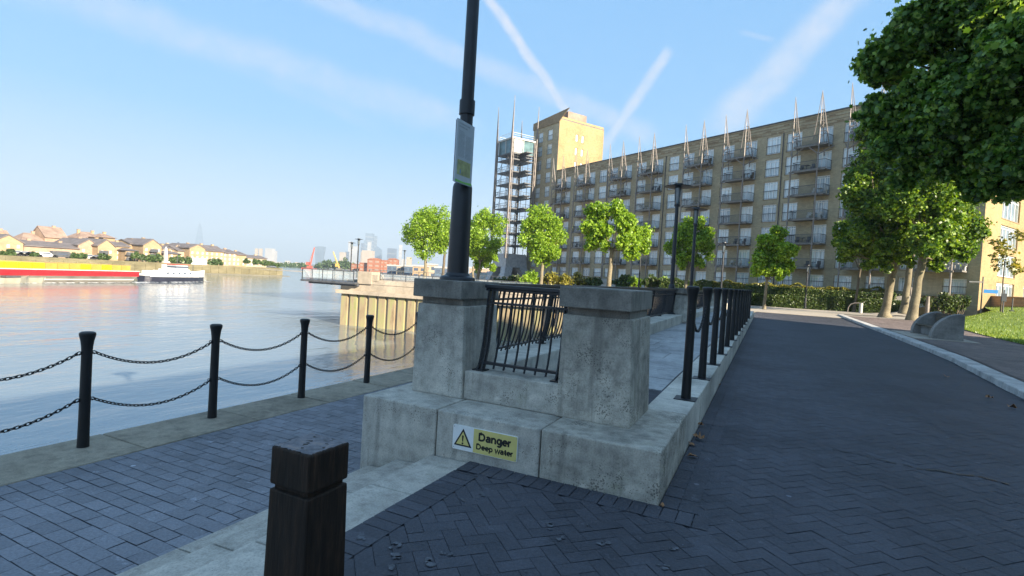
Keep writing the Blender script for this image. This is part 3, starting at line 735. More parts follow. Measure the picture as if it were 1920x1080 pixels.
# information panel strapped to the near lamp, facing the road
ya = onX(859, 222, -2.695).y; yb = onX(890, 240, -2.695).y; zt = onX(859, 221, -2.695).z; zb = onX(855, 341, -2.695).z
ip = empty('information_panel', (-2.70, (ya+yb)/2, zb), 'pale information panel with text and map fixed to the tall lamp post', 'sign')
wd = yb-ya; hh = zt-zb
def ys(x0, x1, y0, y1, z0, z1): bb = MB(); bb.box(x0, x1, y0, y1, z0, z1); return bb
ys(-.01, .006, -wd/2, wd/2, 0, hh).build('panel_board', M['panelgrey'], ip, bev=.002)
ys(-.022, -.010, -wd/2+.01, wd/2-.01, .01, hh-.01).build('back_frame', M['black_rail'], ip)
ys(.0061, .0075, -wd/2+.03, wd/2-.04, hh*.13, hh*.37).build('map', M['mapgreen'], ip)
ys(.0076, .0085, -wd/2+.08, wd/2-.22, hh*.15, hh*.22).build('map_water', M['blue'], ip)
b = MB(); b.extr([(.0075, -wd/2+.006, hh*.012), (.0075, wd/2-.006, hh*.012), (.0075, wd/2-.006, hh*.055), (.0075, 0, hh*.035), (.0075, -wd/2+.006, hh*.05)], (-.0014, 0, 0)); b.build('green_band', M['ygreen'], ip)
b = MB()
for i in range(2): b.box(.0061, .0072, -wd/2+.03, -wd/2+.03+wd*(.62-.15*i), hh*(.93-.05*i), hh*(.955-.05*i))
for i in range(21): 
    z = hh*(.82-.02*i)
    b.box(.0061, .0070, -wd/2+.03, -wd/2+.03+wd*random.uniform(.30, .38), z, z+hh*.008)
    if i > 1: b.box(.0061, .0070, wd*.02, wd*.02+wd*random.uniform(.28, .37), z, z+hh*.008)
b.build('print', M['textgrey'], ip)
for z in (hh*.15, hh*.92):
    b = MB(); b.bar((-.02, 0, z), (-.06, -.0, z), .05, .03); b.lathe([(.072, z-.012), (.072, z+.012)], c=(-.115, 4.56-(ya+yb)/2), n=16); b.build('strap', M['black_rail'], ip)

# lime and paint spots trodden into the pavers
V = []; F = []; rr = random.Random(17)
def blotch(x, y, r):
    o = len(V); n = 9; a0 = rr.uniform(0, 6); e = rr.uniform(.45, 1)
    for k in range(n): q = r*rr.uniform(.55, 1.15); t = 2*PI*k/n; cx, cy = q*math.cos(t), q*e*math.sin(t); V.append((x+cx*math.cos(a0)-cy*math.sin(a0), y+cx*math.sin(a0)+cy*math.cos(a0), .0078))
    F.append(tuple(range(o, o+n)))
for px, py, r in ((690, 1012, .035), (742, 1030, .03), (748, 1052, .05), (815, 1062, .04), (838, 1040, .02), (903, 930, .025), (1030, 990, .03), (1050, 1012, .02), (1130, 1018, .03), (1235, 1062, .03), (1100, 985, .016), (835, 936, .012), (872, 940, .018), (1262, 1030, .02)):
    q = onz(px, py, 0)
    for _ in range(3): blotch(q.x+rr.gauss(0, r*.8), q.y+rr.gauss(0, r*.8), r*rr.uniform(.4, 1.1))
for _ in range(40): blotch(rr.uniform(-1.8, 3.5), rr.uniform(1.6, 12), rr.uniform(.004, .014))
me = bpy.data.meshes.new('lime_spots'); me.from_pydata(V, [], F); me.materials.append(M['lime']); o = link('lime_spots', me); o['kind'] = 'structure'
# a crack wandering across the road pavers
V = []; F = []; rr = random.Random(9); n = 60; pa, pb = onz(1540, 841, 0), onz(1892, 909, 0)
for i in range(n+1):
    f = i/n; p = pa.lerp(pb, f); j = .05*math.sin(f*9)+.02*math.sin(f*31)+rr.uniform(-.012, .012); w_ = .006+.014*f*rr.uniform(.3, 1.2)
    V += [(p.x, p.y+j-w_, .0075), (p.x, p.y+j+w_, .0075)]
for i in range(n):
    if rr.random() > .12: F.append((2*i, 2*i+2, 2*i+3, 2*i+1))
o = link('road_crack', np_mesh('road_crack', np.array(V), np.array(F), M['ink'])); o['kind'] = 'structure'
# dry leaves by the plinth and on the road
def dry_leaf(x, y, s, label, seed):
    rr = random.Random(seed); n = len(LEAF8); a = rr.uniform(0, 6.28); V = [(0, 0, .25*s)]
    for p in LEAF8:
        qx, qy = p[0]*s, p[1]*s; c_ = math.cos(a); s_ = math.sin(a); V.append((qx*c_-qy*s_, qx*s_+qy*c_, (.12+abs(rr.gauss(0, .28)))*s))
    F = [(0, 1+k, 1+(k+1) % n) for k in range(n)]
    o = link('dry_leaf', np_mesh('dry_leaf', np.array(V), np.array(F), M['dry']), loc=(x, y, .004)); tag(o, label, 'leaf', 'dry leaves on the ground')
for (px, py, s, lb_) in ((1311, 826, .12, 'curled brown dry leaf lying between two others beside the corner plinth block'), (1296, 836, .10, 'brown dry leaf touching the foot of the corner plinth block'), (1299, 860, .09, 'small ochre dry leaf nearest the camera beside the corner block'), (1310, 800, .10, 'brown dry leaf standing on edge beside the kerb below the nearest bollard'), (1347, 724, .08, 'small dry leaf by the kerb below the second bollard'), (1897, 767, .12, 'pale brown dry leaf on the road near the right kerb'), (1855, 748, .11, 'dark dry leaf on the road left of the right kerb'), (1775, 709, .10, 'dry leaf on the road farther along the right kerb'), (1241, 951, .04, 'tiny pale leaf scrap at the front corner of the plinth')):
    p = onz(px, py, 0); dry_leaf(p.x, p.y, s, lb_, px)
# ================================================================== sheet piles, parapet, viewing platform
def pl(t, q=0): p = PC+pile_d*t+Vector((-pile_d.y, pile_d.x))*q; return p   # along / behind the wall face
sp = empty('sheet_pile_wall', (PC.x, PC.y, WZ), 'rusty corrugated sheet pile wall standing in the water across the inlet', 'wall')
b = MB(); pts = []; t = 0; 
while t < 31.0:
    for dt, q in ((0, 0), (.62, 0), (.70, .45), (.84, .45), (.92, 0)): pts.append(pl(t+dt, q))
    t += .92
rel = lambda p, z: (p.x-PC.x, p.y-PC.y, z-WZ)
for a, c in zip(pts, pts[1:]): b.quad(rel(a, WZ-2), rel(c, WZ-2), rel(c, -.84), rel(a, -.84))
a = pl(0); c = pl(0, 26); b.quad(rel(c, WZ-2), rel(a, WZ-2), rel(a, -.84), rel(c, -.84)); b.build('piles', M['pile'], sp, fix=False)
def seg_box(mb, t0, t1, q0, q1, z0, z1):
    P = [pl(t0, q0), pl(t1, q0), pl(t1, q1), pl(t0, q1)]; mb.prism([(p.x, p.y) for p in P], z0, z1)
b = MB(); seg_box(b, -.42, 31.2, -.28, 26, -.84, -.50); seg_box(b, -.1, 31.1, -.02, .9, -.505, .10); o = b.build('capping_wall', M['farwall'], bev=.02); tag(o, 'sunlit concrete capping wall above the rusty sheet piles', 'wall')
b = MB(); seg_box(b, 2.2, 31.1, -.06, .55, .105, .50); seg_box(b, -.1, 31.1, .9, 26, -.4, .40); seg_box(b, -.1, .9, 26, 260, -4, .40); struct('promenade', b, M['farwall'])
b = MB(); seg_box(b, 1.62, 3.0, -.16, 1.2, .1, 1.18); seg_box(b, 3.0, 3.55, -.1, .9, .4, .95); o = b.build('parapet_pier', M['farwall'], bev=.02); tag(o, 'sunlit concrete parapet block where the viewing platform meets the promenade', 'pier')
vp = empty('viewing_platform', (PC.x, PC.y, 0), 'cantilevered viewing platform with metal railing jutting over the river', 'platform')
org = (PC.x, PC.y, 0)
b = MB(); seg_box(b, -3.7, 1.75, -.75, 4.2, .02, .20); seg_box(b, -3.2, 1.75, -.3, 4.0, -.14, .02); b.build('deck', M['darksteel'], vp, org=org, bev=.02)
def rail_run(parent, P, Q, z0, z1, nposts, pname='railing', mat='darksteel', glass=True):
    b = MB(); P = Vector(P); Q = Vector(Q)
    b.bar((P.x, P.y, z1), (Q.x, Q.y, z1), .07, .05)
    b.bar((P.x, P.y, z0+.1), (Q.x, Q.y, z0+.1), .04)
    for k in range(nposts+1): p = P.lerp(Q, k/nposts); b.bar((p.x, p.y, z0), (p.x, p.y, z1), .05)
    o = b.build(pname, M[mat], parent, org=org)
    if glass:
        g = MB(); n = Vector((-(Q-P).y, (Q-P).x)).normalized()*.008
        g.extr([(P.x+n.x, P.y+n.y, z0+.14), (Q.x+n.x, Q.y+n.y, z0+.14), (Q.x+n.x, Q.y+n.y, z1-.03), (P.x+n.x, P.y+n.y, z1-.03)], (-2*n.x, -2*n.y, 0)); g.build('glass_panel', M['railglass'], o, org=org)
rail_run(vp, pl(-3.6, -.65), pl(1.55, -.65), .2, 1.13, 5); rail_run(vp, pl(-3.6, -.65), pl(-3.6, 4.1), .2, 1.13, 4); rail_run(vp, pl(-3.6, 4.1), pl(1.6, 4.1), .2, 1.13, 5)
pr = empty('railing', (PC.x, PC.y, 0), 'metal and glass railing along the promenade edge behind the lamp pier', 'railing')
rail_run(pr, pl(3.6, .2), pl(17, .2), .5, 1.12, 11)
b = MB(); rp2 = empty('railing', (PC.x, PC.y, 0), 'promenade railing running away along the river behind the viewing platform', 'railing')
rail_run(rp2, pl(-.0, 4.4), pl(-.0, 90), .4, 1.35, 40, glass=False)

# ================================================================== plaza slope up to the building
FD = Vector((-.858, .5135)); FN = Vector((-.5135, -.858)); P0 = Vector((1.94, 75.58))
def zt(x, y):
    q = (Vector((x, y))-P0).dot(FN); t = min(1, max(0, (6.5-q)/5)); t = t*t*(3-2*t); return (.41 if x < -3.2 else .0)*(1-t)+2.1*t
b = MB(); nx, ny = 90, 60; gx = [-66+i*1.6 for i in range(nx+1)]; gy = [38.0+j*1.35 for j in range(ny+1)]
for x in gx:
    for y in gy: pass
vs = [(x, y, zt(x, y)-.012) for x in gx for y in gy]
fs = [(i*(ny+1)+j, (i+1)*(ny+1)+j, (i+1)*(ny+1)+j+1, i*(ny+1)+j+1) for i in range(nx) for j in range(ny) if gy[j] > 50.4 and (Vector((gx[i], gy[j]))-P0).dot(FD) > -15.5]
b.add(vs, fs); struct('plaza', b, M['earth'])

# lawn with a low mound
def zl(x, y): t = min(1, max(0, (x-8.6)/17)); t = t*t*(3-2*t); return .09+1.55*t+.05*math.sin(x*.6+y*.4)*t
def lawn_edge(y): 
    pts = [(-30, 9.2), (20, 8.6), (26.3, 8.85), (32, 9.2), (39, 9.95), (46, 11.3), (52, 14), (60, 18), (80, 22)]
    for (a, xa), (c, xc) in zip(pts, pts[1:]):
        if a <= y <= c: return xa+(xc-xa)*(y-a)/(c-a)
    return 22
b = MB(); ny = 66; nx = 30; ys_ = [-6+j*1.2 for j in range(ny+1)]
vs = []
for y in ys_:
    e = lawn_edge(y)
    for i in range(nx+1):
        x = e+(42-e)*(i/nx)**1.5; vs.append((x, y, zl(x, y)+.04))
b.add(vs, [(j*(nx+1)+i, j*(nx+1)+i+1, (j+1)*(nx+1)+i+1, (j+1)*(nx+1)+i) for j in range(ny) for i in range(nx)]); struct('lawn', b, M['lawn'])
g = np.random.default_rng(4); n = 26000; Y = 18+50*g.random(n)**1.3; X = np.array([lawn_edge(y) for y in Y])+ (g.random(n)**1.6)*15; keep = X < .36*Y+2.5
X = X[keep]; Y = Y[keep]; Z = np.array([zl(x, y) for x, y in zip(X, Y)])+.055; n = len(X)
a = g.random(n)*2*PI; ca, sa = np.cos(a)*.016, np.sin(a)*.016; hgt = .05+.05*g.random(n); lx_, ly_ = g.normal(size=n)*.02, g.normal(size=n)*.02
V = np.stack([np.stack([X-ca, Y-sa, Z-.03], 1), np.stack([X+ca, Y+sa, Z-.03], 1), np.stack([X+lx_, Y+ly_, Z+hgt], 1)], 1).reshape(-1, 3)
o = link('grass', np_mesh('grass', V, np.arange(n*3).reshape(n, 3), M['grass'])); tag(o, 'short green lawn grass on the mound beside the pavement', 'grass', kind='stuff')

# ================================================================== long apartment building
BR = math.atan2(-FD.y, -FD.x)
bld = empty('apartment_building', (P0.x, P0.y, 0), 'long yellow brick apartment building with balconies and spiky steel masts', 'building', rz=BR)
def facade(mb, fn, u0, u1, z0, z1, holes, rev=.22):
    us = sorted({u0, u1, *[h[0] for h in holes], *[h[1] for h in holes]}); zs = sorted({z0, z1, *[h[2] for h in holes], *[h[3] for h in holes]})
    us = [u for u in us if u0 <= u <= u1]; zs = [z for z in zs if z0 <= z <= z1]
    hs = {(round(h[0], 3), round(h[2], 3)): h for h in holes}
    for a, c in zip(us, us[1:]):
        for e, f_ in zip(zs, zs[1:]):
            mu, mz = (a+c)/2, (e+f_)/2
            if any(h[0] < mu < h[1] and h[2] < mz < h[3] for h in holes): continue
            mb.quad(fn(a, e, 0), fn(c, e, 0), fn(c, f_, 0), fn(a, f_, 0))
    for h in holes:
        a, c, e, f_ = h
        mb.quad(fn(a, e, 0), fn(a, f_, 0), fn(a, f_, rev), fn(a, e, rev)); mb.quad(fn(c, f_, 0), fn(c, e, 0), fn(c, e, rev), fn(c, f_, rev))
        mb.quad(fn(a, e, 0), fn(a, e, rev), fn(c, e, rev), fn(c, e, 0)); mb.quad(fn(a, f_, rev), fn(a, f_, 0), fn(c, f_, 0), fn(c, f_, rev))
def window_meshes(w, h, nm, transom=.84, pane='glass'):
    f = MB(); d0, d1 = .10, .17; t = .075
    f.box(-w/2, w/2, d0, d1, 0, t); f.box(-w/2, w/2, d0, d1, h-t*1.3, h); f.box(-w/2, -w/2+t, d0, d1, t, h-t*1.3); f.box(w/2-t, w/2, d0, d1, t, h-t*1.3)
    for k in range(1, nm): x = -w/2+w*k/nm; f.box(x-t*.62, x+t*.62, d0+.01, d1-.01, t, h*transom-t*.4)
    f.box(-w/2+t, w/2-t, d0+.005, d1-.005, h*transom-t*.4, h*transom+t*.4)
    gl = MB(); gl.quad((-w/2, .15, 0), (w/2, .15, 0), (w/2, .15, h), (-w/2, .15, h))
    r = MB(); zr = h*.47
    r.box(-w/2-.05, w/2+.05, -.06, -.02, zr-.035, zr+.035); r.box(-w/2-.05, w/2+.05, -.05, -.03, .08, .12)
    k = -w/2
    while k < w/2+.01: r.box(k-.008, k+.008, -.048, -.032, .12, zr); k += .24
    si = MB(); si.box(-w/2-.05, w/2+.05, -.095, -.052, -.09, -.01)
    return f.mesh('window_frame', M['white']), gl.mesh('glass', M[pane]), r.mesh('juliet_rail', M['darksteel']), si.mesh('sill', M['brick_band'])
rows = [21.82-2.955*k for k in range(6)]; ground_top = 3.93
Wc = [-13.4, -6.85, 0.02, 2.75, 9.45, 16.15, 18.95, 25.6, 32.2, 35.0, 41.4, 48.0]
Dc = [-17.3, -10.2, -3.75, 5.95, 12.7, 22.0, 28.8, 38.0, 45.0]
WW, WH, DW = 1.92, 2.28, 1.75
holes = []; wins = []
for s in Wc:
    for zt_ in rows: holes.append((-s-WW/2, -s+WW/2, zt_-WH, zt_)); wins.append(('window', -s, zt_-WH, 'w'))
    holes.append((-s-WW/2, -s+WW/2, ground_top-1.5, ground_top)); wins.append(('window', -s, ground_top-1.5, 'g'))
for s in Dc:
    for zt_ in rows: holes.append((-s-DW/2, -s+DW/2, zt_-WH, zt_)); wins.append(('balcony_door', -s, zt_-WH, 'd'))
    holes.append((-s-WW/2, -s+WW/2, ground_top-1.5, ground_top)); wins.append(('window', -s, ground_top-1.5, 'g'))
b = MB(); XL, XR, DP, ZR = -48.7, 19.25, 24.0, 23.45
facade(b, lambda u, z, d: (u, d, z), XL, XR, -.5, ZR, holes)
eh = []; ew = []
for k, z_ in enumerate([21.6-2.955*i for i in range(7)]):
    for c_ in (7.8, 17.0):
        hh_ = 2.28 if k < 6 else 1.9
        eh.append((c_-2.9, c_+2.9, z_-hh_, z_)); ew.append((c_, z_-hh_, hh_))
b2 = MB(); facade(b2, lambda u, z, d: (XR-d, u, z), 0, DP, -.5, ZR, eh)
b.quad((XL, DP, -.5), (XR, DP, -.5), (XR, DP, ZR), (XL, DP, ZR)); b.quad((XL, 0, -.5), (XL, DP, -.5), (XL, DP, ZR), (XL, 0, ZR))
b.build('wall', M['brick'], bld, fix=False); b2.build('end_wall', M['brick_lit'], bld, fix=False)
b = MB(); b.box(XL, XR, .0, DP, ZR+.001, ZR+.13); b.box(XL, XR+.06, -.10, 0, ZR-.02, ZR+.14); b.build('roof', M['darksteel'], bld)
b = MB()
for z_ in (22.02, 22.42, 22.82, 23.2): b.box(XL+.02, XR-.02, -.035, -.001, z_, z_+.07)
x = XL+1
rb_ = random.Random(8)
while x < XR-1.5:   # projecting brick headers of the frieze
    z_ = rb_.choice((22.12, 22.52, 22.92)); b.box(x, x+.75, -.028, -.001, z_+.02, z_+.17); x += rb_.uniform(.5, 1.4)
b.build('frieze', M['brick_band'], bld)
wm = {'w': window_meshes(WW, WH, 3), 'd': window_meshes(DW, WH, 3, .88), 'g': window_meshes(WW, 1.5, 3, .80)}
def put_window(nm, key, loc, rz=0, parent=bld, meshes=None, rail=True):
    fm, gm, rm, sm_ = meshes or wm[key]
    o = link(nm, fm, parent); o.location = loc; o.rotation_euler.z = rz
    link('glass', gm, o); link('sill', sm_, o)
    if rail: link('juliet_rail', rm, o)
    return o
vis = [w for w in wins if not (w[1] > 14 and w[0] == 'window' and w[3] == 'w' and w[2] > 9)]
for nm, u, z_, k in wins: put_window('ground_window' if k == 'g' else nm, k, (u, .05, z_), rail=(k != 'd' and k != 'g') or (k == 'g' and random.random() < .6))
em = {2.28: window_meshes(5.8, 2.28, 5, .86, 'paleglass'), 1.9: window_meshes(5.8, 1.9, 5, .86, 'paleglass')}
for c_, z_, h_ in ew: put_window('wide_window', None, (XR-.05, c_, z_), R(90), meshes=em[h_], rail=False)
# balconies: slab with railing (local: x along, -y outward)
def balcony_mesh(w, d=1.45):
    s = MB(); s.box(-w/2, w/2, -d, -.002, -.14, 0); s.box(-w/2-.03, w/2+.03, -d-.04, -d, -.19, .05)
    r = MB(); z = 1.05
    for a, c in (((-w/2, -.02), (-w/2, -d)), ((-w/2, -d), (w/2, -d)), ((w/2, -d), (w/2, -.02))):
        r.bar((*a, z), (*c, z), .05, .05); r.bar((*a, .1), (*c, .1), .03)
        n = int(math.hypot(c[0]-a[0], c[1]-a[1])/.13)
        for k in range(n+1): x = a[0]+(c[0]-a[0])*k/n; y = a[1]+(c[1]-a[1])*k/n; r.box(x-.009, x+.009, y-.009, y+.009, .05, z)
    return s.mesh('balcony', M['balc']), r.mesh('balcony_railing', M['darksteel'])
bs, br = balcony_mesh(3.9)
bcent = {}
rr = random.Random(21)
for s in Dc:
    c_ = -s-1.15 if s != -3.75 else -s-.75
    c_ = -(s+1.0); bcent[s] = c_
    for k, zt_ in enumerate(rows):
        o = link('balcony', bs, bld); o.location = (c_, 0, zt_-WH-.06); r_ = link('balcony_railing', br, o)
        if rr.random() < .75:   # table, chairs and pots left on the balcony
            f = MB(); x = rr.uniform(-1.2, 1.0); f.box(x, x+.6, -1.0, -.5, .66, .70); f.bar((x+.3, -.75, .01), (x+.3, -.75, .66), .06)
            for dx in (-.55, .8): f.box(x+dx, x+dx+.4, -.95, -.55, .40, .44); f.box(x+dx, x+dx+.4, -.58, -.54, .44, .85); f.bar((x+dx+.2, -.75, .01), (x+dx+.2, -.75, .4), .3, .3)
            f.build('balcony_furniture', M[rr.choice(['darksteel', 'dirtywhite', 'darkbark'])], o)
# steel masts: tall spikes at the two ends of every balcony stack
def mast_mesh(right):
    b = MB(); y = -1.62
    b.tube([(0, y, 1.2), (0, y, 17.2)], 0.094, 8); b.tube([(0, y, 17.2), (0, y, 25.7)], [.085, .03], 8)
    b.tube([(.0, y+.0, 25.6), (.0, -.25, 18.2)], [.025, .06], 7)
    sgn = 1 if right else -1
    if right:
        b.tube([(0, y, 25.6), (.95, y+.5, 19.0)], [.025, .065], 7); b.tube([(0, y, 25.6), (-.95, y+.5, 20.2)], [.025, .05], 6)
        for z_ in (23.4, 22.1, 20.9): 
            f = (25.6-z_)/6.6; b.tube([(0, y, z_), (.95*f, y+.5*f, z_)], 0.047, 6)
            b.tube([(0, y, z_-.9), (.95*f, y+.5*f, z_)], 0.037, 6)
    else:
        b.tube([(0, y, 25.6), (.85, y+.4, 19.2)], [.025, .06], 7)
        for z_ in (22.6, 20.8): f = (25.6-z_)/6.4; b.tube([(0, y, z_), (.85*f, y+.4*f, z_)], 0.047, 6)
        b.tube([(0, y, 20.5), (.7, y+.35, 21.4)], 0.037, 6)
    b.tube([(0, y, 18.2), (sgn*1.0, -.1, 19.3)], 0.066, 6); b.tube([(0, y, 18.2), (-sgn*1.3, y+.2, 19.3)], 0.056, 6)
    for z_ in rows[1:]: b.box(-.18, .18, y-.1, -1.4, z_-WH-.28, z_-WH-.10)
    return b.mesh('mast', M['galv'], smooth='auto')
mr, ml = mast_mesh(True), mast_mesh(False)
for s in Dc:
    o = link('mast', ml, bld); o.location = (bcent[s]-2.05, 0, 0); o = link('mast', mr, bld); o.location = (bcent[s]+1.15, 0, 0)
for x in (-33.7, -20.5, -1.4): b = MB(); b.tube([(x, -.09, .5), (x, -.09, 22)], .06, 6); b.build('downpipe', M['darksteel'], bld)

# ------------------------------------------------------------------ tower block at the river end
tw = empty('tower_block', (P0.x, P0.y, 0), 'tall brick tower block with sunlit flank rising at the river end', 'building', rz=BR)
TX0, TX1, TZ = -57.7, -48.71, 34.0
tc = [-55.05, -51.7]; TW_, TH_ = 1.65, 2.15; trow = [32.35-2.93*k for k in range(11)]; th = [(c-TW_/2, c+TW_/2, z-TH_, z) for c in tc for z in trow]
b = MB(); facade(b, lambda u, z, d: (u, d-.12, z), TX0, TX1, -.5, TZ, th); b.quad((TX0, -.12, -.5), (TX0, 12, -.5), (TX0, 12, TZ), (TX0, -.12, TZ)); b.quad((TX0, 12, -.5), (TX1, 12, -.5), (TX1, 12, TZ), (TX0, 12, TZ))
b.build('front_wall', M['brick'], tw, fix=False)
sl = [(c-.28, c+.28, z, z+1.45) for c in (4.75, 6.35) for z in (30.3, 27.5, 24.6)]
b = MB(); facade(b, lambda u, z, d: (TX1-d, u-.12, z), 0, 12.12, -.5, TZ, sl); b.build('side_wall', M['brick_lit'], tw, fix=False)
b = MB(); b.box(TX0, TX1, -.12, 12, TZ+.001, TZ+.2); b.build('roof', M['darksteel'], tw)
b = MB(); b.extr([(TX0-.1, -.3, 33.3), (TX1, -.3, 33.3), (TX1+.55, -.3, 33.9), (TX1+3.0, -.3, 35.5), (TX0-.1, -.3, 34.75)], (0, .17, 0)); b.build('parapet', M['brick_band'], tw)
b = MB(); b.box(TX1-5, TX1-.05, .1, 11.9, TZ+.2, TZ+.62); b.build('upstand', M['brick_lit'], tw)
b = MB(); b.box(TX1-6, TX1-.6, 2.4, 7.4, TZ+.62, 36.2); b.build('plant_room', M['tile'], tw)
tm = window_meshes(TW_, TH_, 2, .84); sm = window_meshes(.56, 1.45, 1, .7)
for c in tc:
    for z in trow: put_window('window', None, (c, -.07, z-TH_), parent=tw, meshes=tm)
for c in (4.75, 6.35):
    for z in (30.3, 27.5, 24.6): put_window('slit_window', None, (TX1-.05, c-.12, z), R(90), tw, sm, rail=False)

# ------------------------------------------------------------------ lattice balcony tower beside it
c3 = dep(961, 400, 113); bt = empty('balcony_tower', (c3.x, c3.y, 0), 'slender open steel lattice tower with stacked platforms and a glazed cabin', 'tower', rz=BR)
A = 2.75
b = MB(); b.frus((-A-.9, A+.9, -A-.9, A+.9), .5, (-A*.92, A*.92, -A*.92, A*.92), 6.3)
bb = MB()   # hollow concrete drum with arched openings: four splayed piers and a collar
for sx_ in (-1, 1):
    for sy_ in (-1, 1): bb.add([(sx_*(A+1.0), sy_*(A+1.0), .3), (sx_*(A-.6), sy_*(A+1.0), .3), (sx_*(A-.6), sy_*(A-.6), .3), (sx_*(A+1.0), sy_*(A-.6), .3), (sx_*A*.98, sy_*A*.98, 3.4), (sx_*(A-1.9), sy_*A*.98, 3.4), (sx_*(A-1.9), sy_*(A-1.9), 3.4), (sx_*A*.98, sy_*(A-1.9), 3.4)], [(0, 1, 2, 3), (4, 7, 6, 5), (0, 4, 5, 1), (1, 5, 6, 2), (2, 6, 7, 3), (3, 7, 4, 0)])
bb.frus((-A*.98, A*.98, -A*.98, A*.98), 3.4, (-A*.9, A*.9, -A*.9, A*.9), 6.2); bb.build('base', M['steel'], bt)
pz = [8.1+2.55*k for k in range(8)]
for z in pz+[27.2]:
    b = MB(); b.box(-A, A, -A, A, z-.24, z); b.box(A, A+2.4, -.8, .8, z-.2, z-.02); pf = b.build('platform', M['darksteel'], bt)
    if z < 27:
        r = MB()
        for a, c in (((-A, -A), (A, -A)), ((A, -A), (A, A)), ((-A, A), (-A, -A))):
            r.bar((*a, z+1.0), (*c, z+1.0), .06); r.bar((*a, z+.5), (*c, z+.5), .03)
            for k in range(9): r.bar((a[0]+(c[0]-a[0])*k/8, a[1]+(c[1]-a[1])*k/8, z), (a[0]+(c[0]-a[0])*k/8, a[1]+(c[1]-a[1])*k/8, z+1.0), .04)
        r.build('platform_railing', M['darksteel'], pf)
b = MB(); b.box(-A+.1, A-.1, -A+.1, A-.1, 27.2, 30.0); cb_ = b.build('cabin', M['tealglass'], bt)
for x, y in ((-A, -A), (A, -A), (A, A), (-A, A), (0, -A), (A, 0)): b = MB(); b.bar((x*.965, y*.965, 27.2), (x*.965, y*.965, 30), .16); b.build('cabin_post', M['dirtywhite'], cb_)
b = MB(); b.box(A-.09, A-.02, -A+.3, -A+2.4, 27.25, 29.9); b.build('cabin_panel', M['dirtywhite'], cb_)
b = MB(); b.box(-A-.15, A+.15, -A-.15, A+.15, 30.0, 30.3)
for a, c in (((-A, -A), (A, -A)), ((A, -A), (A, A)), ((A, A), (-A, A)), ((-A, A), (-A, -A))): b.bar((*a, 31.2), (*c, 31.2), .06); b.bar((*a, 30.8), (*c, 30.8), .04)
b.build('cabin_roof', M['dirtywhite'], cb_)
for i, (x, y, ht) in enumerate(((-A-.35, -A-.35, 37.6), (A+.35, -A-.35, 38.6), (A+.35, A+.35, 37.6), (-A-.35, A+.35, 36.0))):
    b = MB(); o2 = .42
    b.tube([(x, y, 5.2), (x, y, 30), (x, y, ht)], [.16, .14, .05], 8); b.tube([(x*.86, y, 5.2), (x*.86, y, 30), (x, y, ht-.3)], [.11, .10, .04], 7); b.tube([(x, y*.86, 5.2), (x, y*.86, 30)], .1, 7)
    z = 6.0; k = 0
    while z < 29: b.tube([(x if k % 2 else x*.86, y, z), (x*.86 if k % 2 else x, y, z+1.25)], .045, 5); b.tube([(x, y if k % 2 else y*.86, z), (x, y*.86 if k % 2 else y, z+1.25)], .045, 5); z += 1.25; k += 1
    b.build('mast', M['galv'], bt, 'auto')
b = MB()
for z0, z1 in zip(pz, pz[1:]):
    b.tube([(-A, -A-.1, z0), (0, -A-.1, z1-.2)], .035, 5); b.tube([(A+.1, -A, z0), (A+.1, 0, z1-.2)], .035, 5); b.tube([(A, -A-.1, z0), (0, -A-.1, z1-.2)], .035, 5)
for x, y in ((-A*.4, -A), (A*.4, -A), (-A, 0), (A, 0), (A, .5*A), (-A, .5*A)): b.tube([(x, y, 6.2), (x, y, 27)], .06, 6)
b.build('bracing', M['darksteel'], bt)

# the apartment block behind and to the right of the camera that shades the quay
sb = empty('apartment_building', (26.5, 19.6, 0), 'brick apartment block right of the road that shades the near quay', 'building')
b = MB(); sh_h = [(x, x+1.9, z, z+2.2) for x in np.arange(-38, -2, 4.2) for z in (2.5, 5.5, 8.5, 11.5, 14)]
facade(b, lambda u, z, d: (d, u, z), -46, 0, -.5, 18.6, sh_h); b.quad((0, 0, -.5), (8, 0, -.5), (8, 0, 18.6), (0, 0, 18.6)); b.quad((8, 0, -.5), (8, -46, -.5), (8, -46, 18.6), (8, 0, 18.6)); b.quad((0, -46, -.5), (8, -46, -.5), (8, -46, 18.6), (0, -46, 18.6)); b.build('wall', M['brick'], sb, fix=False)
b = MB(); b.box(-.1, 8.1, -46.1, .1, 18.6, 18.85); b.build('roof', M['slate'], sb)
for h in sh_h: put_window('window', 'w', (.05, h[0]+.95, h[2]), R(-90), sb, rail=False)
